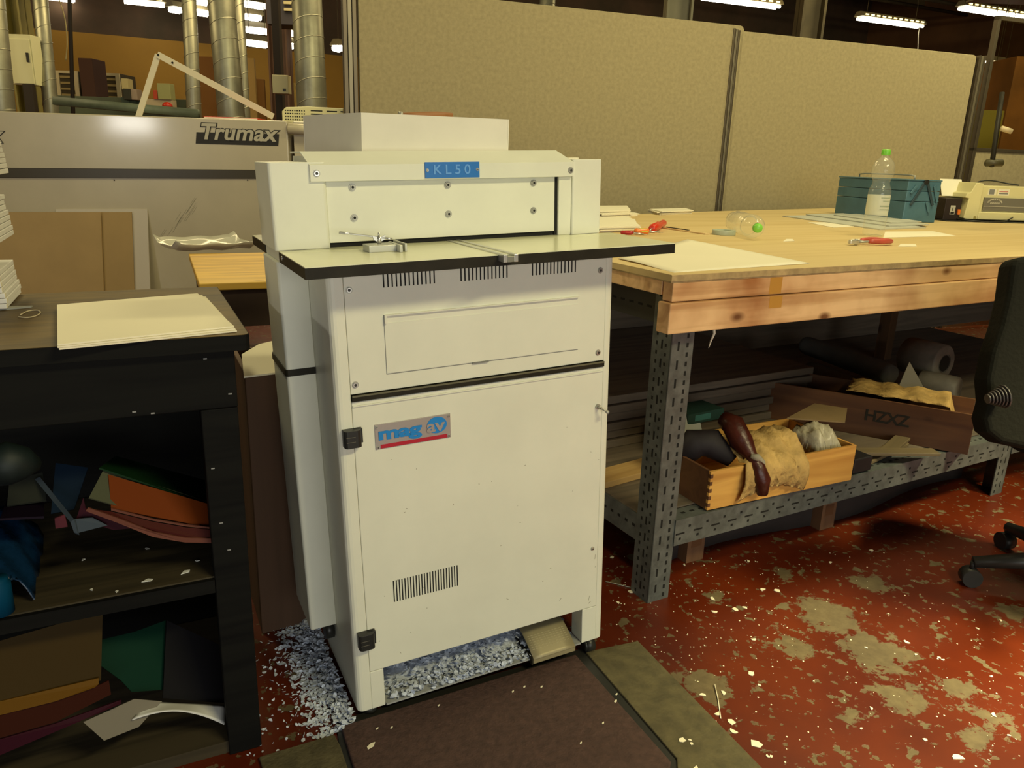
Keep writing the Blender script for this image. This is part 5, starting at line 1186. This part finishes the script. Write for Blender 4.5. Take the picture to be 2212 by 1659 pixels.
# tiny specks everywhere on the right floor
sp_ = MB(); rnd = random.Random(11)
for k in range(430):
    px = rnd.gauss(1480, 190) if k % 2 else rnd.uniform(1310, 2300); py = rnd.gauss(1330, 90) if k % 2 else rnd.uniform(1180, 1700)
    if py < 1190 or px < 1308: continue
    p = onz(px, py, 0); r_ = rnd.uniform(.0009, .0024) ; a = rnd.uniform(0, 6.3)
    sp_.prism([(p.x+r_*cos(a+2*pi*j/5), p.y+r_*sin(a+2*pi*j/5)) for j in range(5)], .0002, .0009)
tag(sp_.build('paper_dust', PAPER), 'tiny white paper specks sprinkled over the red floor right of the punch', 'paper dust', kind='stuff')
# confetti heaps
CONF = mat('confetti_shaded_white', (.58, .64, .76), .8, var=.22, vs=160)  # white chips tinted bluish, their shade is put into the colour
def confetti(name, label, n, fn, seed, s0=.0035, s1=.0085, core=None):
    rnd = random.Random(seed); mb = core or MB()
    for k in range(n):
        p = fn(rnd)
        if p is None: continue
        r_ = rnd.uniform(s0, s1); M = Matrix.Translation(p) @ Matrix.Rotation(rnd.uniform(0, 6.3), 4, 'Z') @ Matrix.Rotation(rnd.gauss(0, .7), 4, 'X')
        pts = [(r_*cos(pi*j/5), r_*sin(pi*j/5)-.3*r_) for j in range(6)] if rnd.random() < .6 else [(r_*.7*cos(2*pi*j/7), r_*.7*sin(2*pi*j/7)) for j in range(7)]
        mb.prism(pts, 0, .0005, M=M)
    return tag(mb.build(name, CONF), label, 'paper chips', kind='stuff')
def cl(rnd):
    x = -.012-abs(rnd.gauss(0, .055)); y = rnd.uniform(-.02, .42)
    dens = 1-max(0, (-x)/.16)
    if rnd.random() > dens: return None
    if x < -.15 and y < .3: pass
    h = .035*max(0, 1+x/.07)
    return V((x, y, .001+rnd.random()*max(h, .002)))
confetti('paper_confetti', 'heap of white punched paper chips on the floor along the left side of the punch', 2600, cl, 21)
def cl2(rnd):
    x = -.03-abs(rnd.gauss(0, .09)); y = rnd.uniform(-.07, .35)
    return V((x, y, .001+rnd.random()*.002))
confetti('paper_confetti', 'scattered white paper chips on the red floor left of the punch', 260, cl2, 23, .002, .006)
def ci_(rnd):
    x = rnd.uniform(.07, .43) if rnd.random() < .85 else rnd.uniform(.43, .58); y = rnd.uniform(.03, .33)
    if rnd.random() > (1-abs(x-.27)/.33): return None
    h = .082*(1-((x-.27)/.26)**2)*min(1, (y-.0)/.15)
    q_ = mw(x, y, 0); return V((q_.x, q_.y, q_.z+.021+rnd.random()*max(.003, h)))
core = MB().grid(lambda u_, v_: (.07+.40*u_, .055+.27*v_, .021+.062*sin(pi*u_)*min(1, v_*1.8)), 14, 10, M=MROT)
confetti('paper_confetti', 'deep heap of white paper chips inside the open base of the punch', 3600, ci_, 22, core=core)
def ci3(rnd):
    x = rnd.gauss(.27, .09); y = abs(rnd.gauss(0, .03))-.0
    if not .07 < x < .44: return None
    q_ = mw(x, y, 0); return V((q_.x, q_.y, q_.z+.021+rnd.random()*.012))
confetti('paper_confetti', 'loose white paper chips spilling over the front edge of the punch base', 500, ci3, 24)
if 0: hp = MB().grid(lambda u_, v_: (.07+.40*u_, .05+.27*v_, .021+.05*sin(pi*u_)*min(1, v_*2.2)), 12, 8)
# mound cores so heaps are solid

# ================================================================== OFFICE CHAIR (right edge)
ch0 = onz(2330, 1290, 0)
chair = thing('office_chair', 'black swivel office chair cut off by the right edge', 'chair', loc=(ch0.x, ch0.y, 0), rz=.5)
CHF = mat('black_upholstery', (.008, .008, .005), .8, bump=.2, bs=90, spec=.15)
cx = Matrix.Translation((-ch0.x, -ch0.y, 0))
def chl(p): return Matrix.Rotation(-.5, 3, 'Z') @ (V(p)-V((ch0.x, ch0.y, 0)))
tC = (ch0-CAM).dot(_fw)-.30
outl = [(2260, 548), (2196, 556), (2189, 572), (2180, 640), (2166, 700), (2146, 760), (2134, 820), (2138, 868), (2128, 905), (2135, 935), (2165, 958), (2212, 968), (2300, 985), (2500, 960), (2540, 560)]
pf = [chl(dep(px, py, tC)) for px, py in outl]; bkv = [chl(dep(px, py, tC)+_fw*.07) for px, py in outl]
mb = MB(); k = len(pf)
mb.add(pf+bkv, [tuple(range(k)), tuple(range(k, 2*k))[::-1]]+[(i, (i+1) % k, k+(i+1) % k, k+i) for i in range(k)])
mb.build('backrest', CHF, chair, .015, 3)
mb = MB().prism(rrect(-.26, .26, -.26, .26, .08), .47, .55); mb.build('seat', CHF, chair, .02, 3)
aa = chl(dep(2132, 862, tC-.03)); ab = chl(dep(2172, 856, tC-.03)); mb = MB()
for j in range(7): c = aa.lerp(ab, j/7.0); mb.cyl(c, aa.lerp(ab, (j+.6)/7), .012+.003*j, n=12)
mb.build('adjuster_bellows', mat('grey_black_plastic', (.045, .04, .04), .35), chair)
mb = MB().tube([(-.24, -.1, .52), (-.3, -.1, .56), (-.3, -.1, .68)], .02, 8).tube([(-.3, -.22, .69), (-.3, .1, .69)], .026, 8); mb.build('armrest', BLACKP, chair)
MB().cyl((0, 0, .1), (0, 0, .47), .028, n=16).build('gas_column', BLACKP, chair)
for j in range(5):
    a = 2*pi*j/5+.75; e = V((.30*cos(a), .30*sin(a), .075))
    lg = MB().tube([(0.02*cos(a), .02*sin(a), .11), (e.x*.5, e.y*.5, .10), tuple(e)], [.032, .026, .018], 8).build('leg', BLACKP, chair)
    MB().cyl((e.x-.02*sin(a), e.y+.02*cos(a), .028), (e.x+.02*sin(a), e.y-.02*cos(a), .028), .028, n=16).cyl((e.x, e.y, .05), (e.x, e.y, .078), .008, n=8).build('castor', BLACKP, lg)

# ================================================================== BACKGROUND HALL
# spiral ducts
def duct(label, px_l0, px_r0, px_l1, px_r1, y1, t, flat=False):
    a, b_ = dep((px_l0+px_r0)/2, 0, t), dep((px_l1+px_r1)/2, y1, t)
    r = ((px_r1-px_l1)/2)*t/FPX
    d_ = (a-b_)/(a.z-b_.z); top = b_+d_*(5.10-b_.z); bot = b_+d_*(.02-b_.z)
    m_b = MB().cyl(bot, top, r, n=28)
    ax = (top-bot).normalized(); u_ = ax.orthogonal().normalized(); w_ = ax.cross(u_)
    L = (top-bot).length; pitch = .17; n = int(L/pitch*16)
    pts = [bot+ax*(L*k/n)+(u_*cos(2*pi*k/16)+w_*sin(2*pi*k/16))*(r+.001) for k in range(n+1)]
    m_b.tube(pts, .004, 5, mi=1)
    return solo(m_b, 'spiral_duct', [GALV, mat('duct_seam', (.36, .35, .26), .4, metal=.8)], label, 'duct')
duct('galvanised spiral duct cut off by the left edge of the picture', -45, 10, -20, 30, 235, 6.5)
duct('dull galvanised duct right of the white wall cabinet', 66, 108, 96, 126, 240, 7.2)
duct('slim galvanised duct left of the large bright one', 388, 428, 404, 434, 235, 7.6)
duct('large bright spiral duct behind the laminator logo', 447, 508, 471, 527, 240, 6.6)
duct('slim spiral duct partly hidden behind the large bright one', 500, 532, 520, 540, 240, 7.6)
duct('large bright spiral duct behind the louvred vent hood', 628, 697, 642, 706, 225, 6.4)
duct('pale duct standing behind the larger fabric screen', 1166, 1200, 1160, 1194, 100, 8.0)
def bgbox(name, label, cat, px0, py0, px1, py1, t, dpt, m_, to_floor=False, parts=None):
    a, b_ = dep(px0, py1, t), dep(px1, py0, t)
    c_ = V(((a.x+b_.x)/2, (a.y+b_.y)/2, 0)); wd = (px1-px0)*t/FPX; z0 = 0 if to_floor else a.z; z1 = b_.z
    M = Matrix.Translation(c_) @ Matrix.Rotation(YAW, 4, 'Z')
    if parts:
        th = thing(name, label, cat, M=M); MB().box(-wd/2, wd/2, 0, dpt, z0, z1).build('body', m_, th, .004); parts(th, wd, z0, z1); return th
    return solo(MB().box(-wd/2, wd/2, 0, dpt, z0, z1), name, m_, label, cat, M=M, bevel=.004)
def ecab(th, wd, z0, z1):
    MB().box(-wd/2+.01, wd/2-.01, -.012, 0, z0+.01, z1-.04).build('door', mat('cabinet_white', (.62, .60, .36), .5), th, .003)
    MB().box(wd/2-.05, wd/2-.03, -.022, -.012, (z0+z1)/2-.02, (z0+z1)/2+.06).build('handle', BLACKP, th)
ec = bgbox('electrical_cabinet', 'pale wall-mounted electrical cabinet at the upper left', 'electrical cabinet', 22, 77, 72, 181, 7.0, .15, mat('cabinet_white', (.62, .60, .36), .5), parts=ecab)
bgbox('cable_conduit', 'dark conduit below the pale electrical cabinet', 'conduit', 52, 182, 72, 245, 7.05, .06, mat('brown_black', (.02, .012, .006), .7))
bgbox('junction_box', 'small grey junction box on the post right of the bright ducts', 'junction box', 588, 163, 622, 201, 6.6, .1, mat('box_grey', (.45, .41, .24), .5), parts=lambda th, wd, z0, z1: MB().box(wd/2-.045, wd/2-.02, -.006, 0, z0+.02, z0+.04).build('switch', BLACKP, th))
bgbox('steel_mullion', 'dark vertical steel post under the junction box', 'post', 590, -5, 606, 250, 6.75, .08, mat('brown_black', (.05, .03, .015)), to_floor=True)
def louv(th, wd, z0, z1):
    for k in range(5): MB().box(wd*.1, wd/2-.01, -.02, 0, z0+.12+k*.06, z0+.145+k*.06).build('louvre_blade', mat('louvre_pale', (.42, .36, .2), .5), th)
bgbox('fan_unit', 'dark ceiling fan unit with pale louvres between the ducts', 'fan unit', 575, -30, 640, 50, 7.4, .3, mat('unit_dark', (.035, .03, .04), .5), parts=louv)
# shelving with white frames
def frame_shelf(label, px0, py0, px1, py1, t):
    def pr(th, wd, z0, z1):
        for x_ in (-wd/2, wd/2-.05): MB().box(x_, x_+.05, -.02, 0, z0, z1).build('side_frame', mat('frame_white', (.60, .50, .30), .6), th)
        MB().box(-wd/2+.05, wd/2-.05, -.02, 0, z1-.03, z1).build('top_frame', mat('frame_white', (.60, .50, .30)), th)
        for k in range(7): zz = z1-.52+.52*(k+.3)/7.5; MB().box(-wd/2+.055, wd/2-.055, -.012, 0, zz, zz+.025).build('stored_sheets', mat('sheet_tan', (.33, .24, .09), .7), th)
    return bgbox('sheet_rack', label, 'rack', px0, py0, px1, py1, t, .4, mat('rack_dark', (.05, .035, .012), .8), parts=pr, to_floor=True)
frame_shelf('white-framed rack of sheets, the left one of two on the far wall', 124, 155, 173, 235, 9.5)
frame_shelf('white-framed rack of sheets, the right one of two on the far wall', 207, 160, 262, 222, 9.5)
bgbox('brown_cupboard', 'tall dark red-brown cupboard between the two white-framed racks', 'cupboard', 175, 128, 205, 245, 9.0, .3, mat('red_brown', (.055, .02, .01), .8), to_floor=True)
bgbox('low_counter', 'long low counter behind the laminator', 'counter', 110, 216, 410, 250, 8.6, .22, mat('counter_green', (.07, .085, .05), .6, var=.2, vs=2), to_floor=True)
for i, (px0, py0, px1, py1, c_, lab, cat) in enumerate(((262, 170, 276, 193, (.5, .42, .2), 'small cream carton right of the right-hand sheet rack', 'carton'), (266, 192, 281, 215, (.03, .03, .02), 'small dark tin below the cream carton', 'tin'), (281, 193, 296, 215, (.35, .27, .2), 'pinkish tin on the low counter', 'tin'), (340, 181, 368, 214, (.36, .36, .14), 'green-yellow box on the low counter', 'box'), (331, 195, 340, 214, (.5, .06, .02), 'tiny red can left of the green-yellow box', 'can'), (262, 211, 292, 222, (.05, .08, .06), 'dark green tray on the low counter', 'tray'), (310, 215, 372, 233, (.52, .42, .26), 'low pale carton with a red corner on the counter', 'carton'))):
    bgbox('shelf_box' if 'tin' not in cat and cat != 'can' else 'tin', lab, cat, px0, py0, px1, py1, 8.3+.02*i, .12, mat('bg_%d' % i, c_, .6))
rd = dep(362, 232, 8.2); solo(MB().lathe([(.001, 0), (.055, .0), (.05, .03), (.03, .05), (.001, .056)], 16), 'red_dome', REDP, 'small red dome-shaped lid in front of the low pale carton', 'lid', loc=rd)
ga, gb_ = onp(118, 218, a0+V((-sin(ang), cos(ang), 0))*.7, (-sin(ang), cos(ang), 0)), onp(430, 246, a0+V((-sin(ang), cos(ang), 0))*.7, (-sin(ang), cos(ang), 0))
gb2 = MB().tube([ga, gb_], .035, 4); solo(gb2, 'green_beam', mat('green_grey_paint', (.10, .12, .075), .55, var=.25, vs=6), 'dull green steel beam lying across behind the laminator top', 'beam')
for i, (px0, px1, py0, lab) in enumerate(((530, 552, 128, 'narrow tan panel behind the slim duct'), (552, 572, 172, 'dark ochre panel with a pale ledge right of the narrow tan panel'), (607, 640, 180, 'cream crate standing left of the vent hood duct'), (432, 470, 125, 'orange-brown panel between the ducts'))):
    bgbox('wall_panel', lab, 'panel', px0, py0, px1, 256, 8.9+.1*i, .05, mat('panel_%d' % i, ((.32, .2, .06), (.2, .09, .015), (.40, .27, .08), (.22, .09, .015))[i], .7), to_floor=True)
pd1 = dep(150, 0, 5.6); pd2 = dep(158, 245, 5.6)
solo(MB().cyl(pd2+(pd2-pd1)*.0, pd1+(pd1-pd2)*2.5, .014, n=8), 'drop_pole', mat('brown_black', (.05, .03, .015)), 'thin dark vertical service pole behind the laminator at upper left', 'pole')
wv = MB().tube(smooth_pts([dep(125, -10, 5.8), dep(140, 40, 5.8), dep(145, 90, 5.8), dep(142, 130, 5.8)]), .004, 6); solo(wv, 'hanging_cable', mat('tan_cable', (.3, .24, .1), .7), 'thin tan cable hanging left of the dark service pole', 'cable')

# fluorescent fittings
TUBE = mat('lit_tube', (1, .93, .72), emit=9); TUBE2 = mat('lit_louvre', (1, .78, .30), emit=3)
def fitting(label, pa, pb, z, wires=(), second=True, r=.018, dz=.05):
    a, b_ = onz(*pa, z), onz(*pb, z); c = (a+b_)/2; d_ = b_-a
    t = thing('tube_light', label, 'ceiling light', M=Matrix.Translation(c) @ Matrix.Rotation(atan2(d_.y, d_.x), 4, 'Z'), group='hanging fluorescent fittings')
    L = d_.length
    MB().prism([(-.09, .03), (.09, .03), (.04, .10), (-.04, .10)], -L/2-.04, L/2+.04, 'x').build('housing', mat('fitting_grey', (.22, .18, .10), .5), t)
    MB().cyl((-L/2, -.05, 0), (L/2, -.05, 0), r, n=10).cyl((-L/2, .05, 0), (L/2, .05, 0), r, n=10).build('tube', TUBE, t)
    if second:
        s_ = MB(); n = max(4, int(L/.12))
        for k in range(n): x = -L/2+L*(k+.2)/n; s_.box(x, x+.07, .085, .088, .045, .065); s_.box(x, x+.07, -.088, -.085, .045, .065)
        s_.build('louvre', TUBE2, t)
    MB().cyl((-L*.4, 0, .1), (-L*.4, 0, 5.2-z), .004, n=6).cyl((L*.4, 0, .1), (L*.4, 0, 5.2-z), .004, n=6).build('suspension_wire', BEAM, t)
    return t
F_ = [('nearest fluorescent fitting above the joint of the two screens', (1520, -4), (1680, 16), 3.5), ('fluorescent fitting above the right hand screen with a drooping white cable', (1857, 40), (1988, 58), 3.5),
      ('fluorescent fitting at the top right corner of the picture', (2078, 18), (2212, 40), 3.5), ('fluorescent fitting at the very top left', (100, -6), (160, 2), 3.0), ('fluorescent fitting at the top left left of the service pole', (268, 3), (355, 12), 3.0),
      ('short fitting glimpsed left of the slim duct', (372, 20), (392, 24), 2.9), ('fitting between the slim duct and the large bright duct, upper', (418, 2), (448, 6), 3.0), ('fitting between the slim duct and the large bright duct, lower', (420, 26), (450, 30), 2.9),
      ('upper fitting right of the large bright duct', (530, 8), (572, 15), 3.0), ('second fitting right of the large bright duct', (532, 36), (560, 40), 2.9), ('third fitting right of the large bright duct', (534, 64), (578, 69), 2.7), ('lowest fitting right of the large bright duct', (534, 92), (578, 98), 2.5),
      ('tiny far fitting left of the vent hood duct, upper', (613, 70), (628, 73), 2.6), ('tiny far fitting left of the vent hood duct, lower', (613, 97), (624, 100), 2.45), ('tiny far fitting right of the vent hood duct', (730, 104), (740, 107), 2.4),
      ('far fitting seen through the smoky glass, topmost', (2130, 136), (2160, 140), 2.8), ]
for lab, pa, pb, z in F_:
    fitting(lab, pa, pb, z, second=(pb[0]-pa[0] > 50), r=.022 if (pb[0]-pa[0]) > 50 else .035)
dc = MB().tube(smooth_pts([onz(1987, 58, 3.5)+V((0, 0, .07)), onz(1986, 62, 3.5), onz(1986, 62, 3.5)+V((0, 0, -.1)), onz(1986, 62, 3.5)+V((.05, 0, -.35)), onz(1986, 62, 3.5)+V((.03, 0, -.6))]), .008, 6); solo(dc, 'drooping_cable', PAPER, 'white cable drooping from the fitting above the right hand screen', 'cable')
for i, (px, py) in enumerate(((2146, 172), (2162, 188))):
    p = dep(px, py, 9+1.2*i); M = Matrix.Translation(p)
    t = thing('pendant_lamp', ['far round pendant lamp seen through the smoky glass, upper', 'far round pendant lamp seen through the smoky glass, lower'][i], 'pendant lamp', M=M)
    MB().lathe([(.02, .12), (.05, .08), (.09, .01), (.088, .005)], 20, closed=False).build('shade', BLACKP, t); MB().lathe([(.001, 0), (.075, 0), (.08, .01), (.001, .02)], 20).build('bulb', mat('yellow_lamp', (1, .85, .3), emit=5), t)
    MB().cyl((0, 0, .12), (0, 0, 5.2-p.z), .004, n=6).build('cord', BEAM, t)
# pale skylight strip at the top right
sk = dep(2185, -2, 9.5); solo(MB().box(-.4, .4, -.3, .3, 0, .02), 'roof_panel', mat('pale_corrugated', (.45, .38, .22), .6, var=.4, vs=20, stretch=(1, 8, 1)), 'pale corrugated roof panel at the top right corner', 'roof panel', loc=sk, rz=YAW)
# machinery silhouettes beyond the glass
bgbox('dark_press', 'dark brown machine seen through the smoky glass on the right', 'machine', 2175, 130, 2320, 345, 7.5, .8, mat('press_brown', (.22, .095, .022), .7, var=.3, vs=2), to_floor=True)
bgbox('green_cabinet', 'dull olive green cabinet seen through the smoky glass', 'cabinet', 2112, 240, 2160, 345, 7.0, .5, mat('press_olive', (.20, .18, .03), .7), to_floor=True)
bpy.context.view_layer.update()
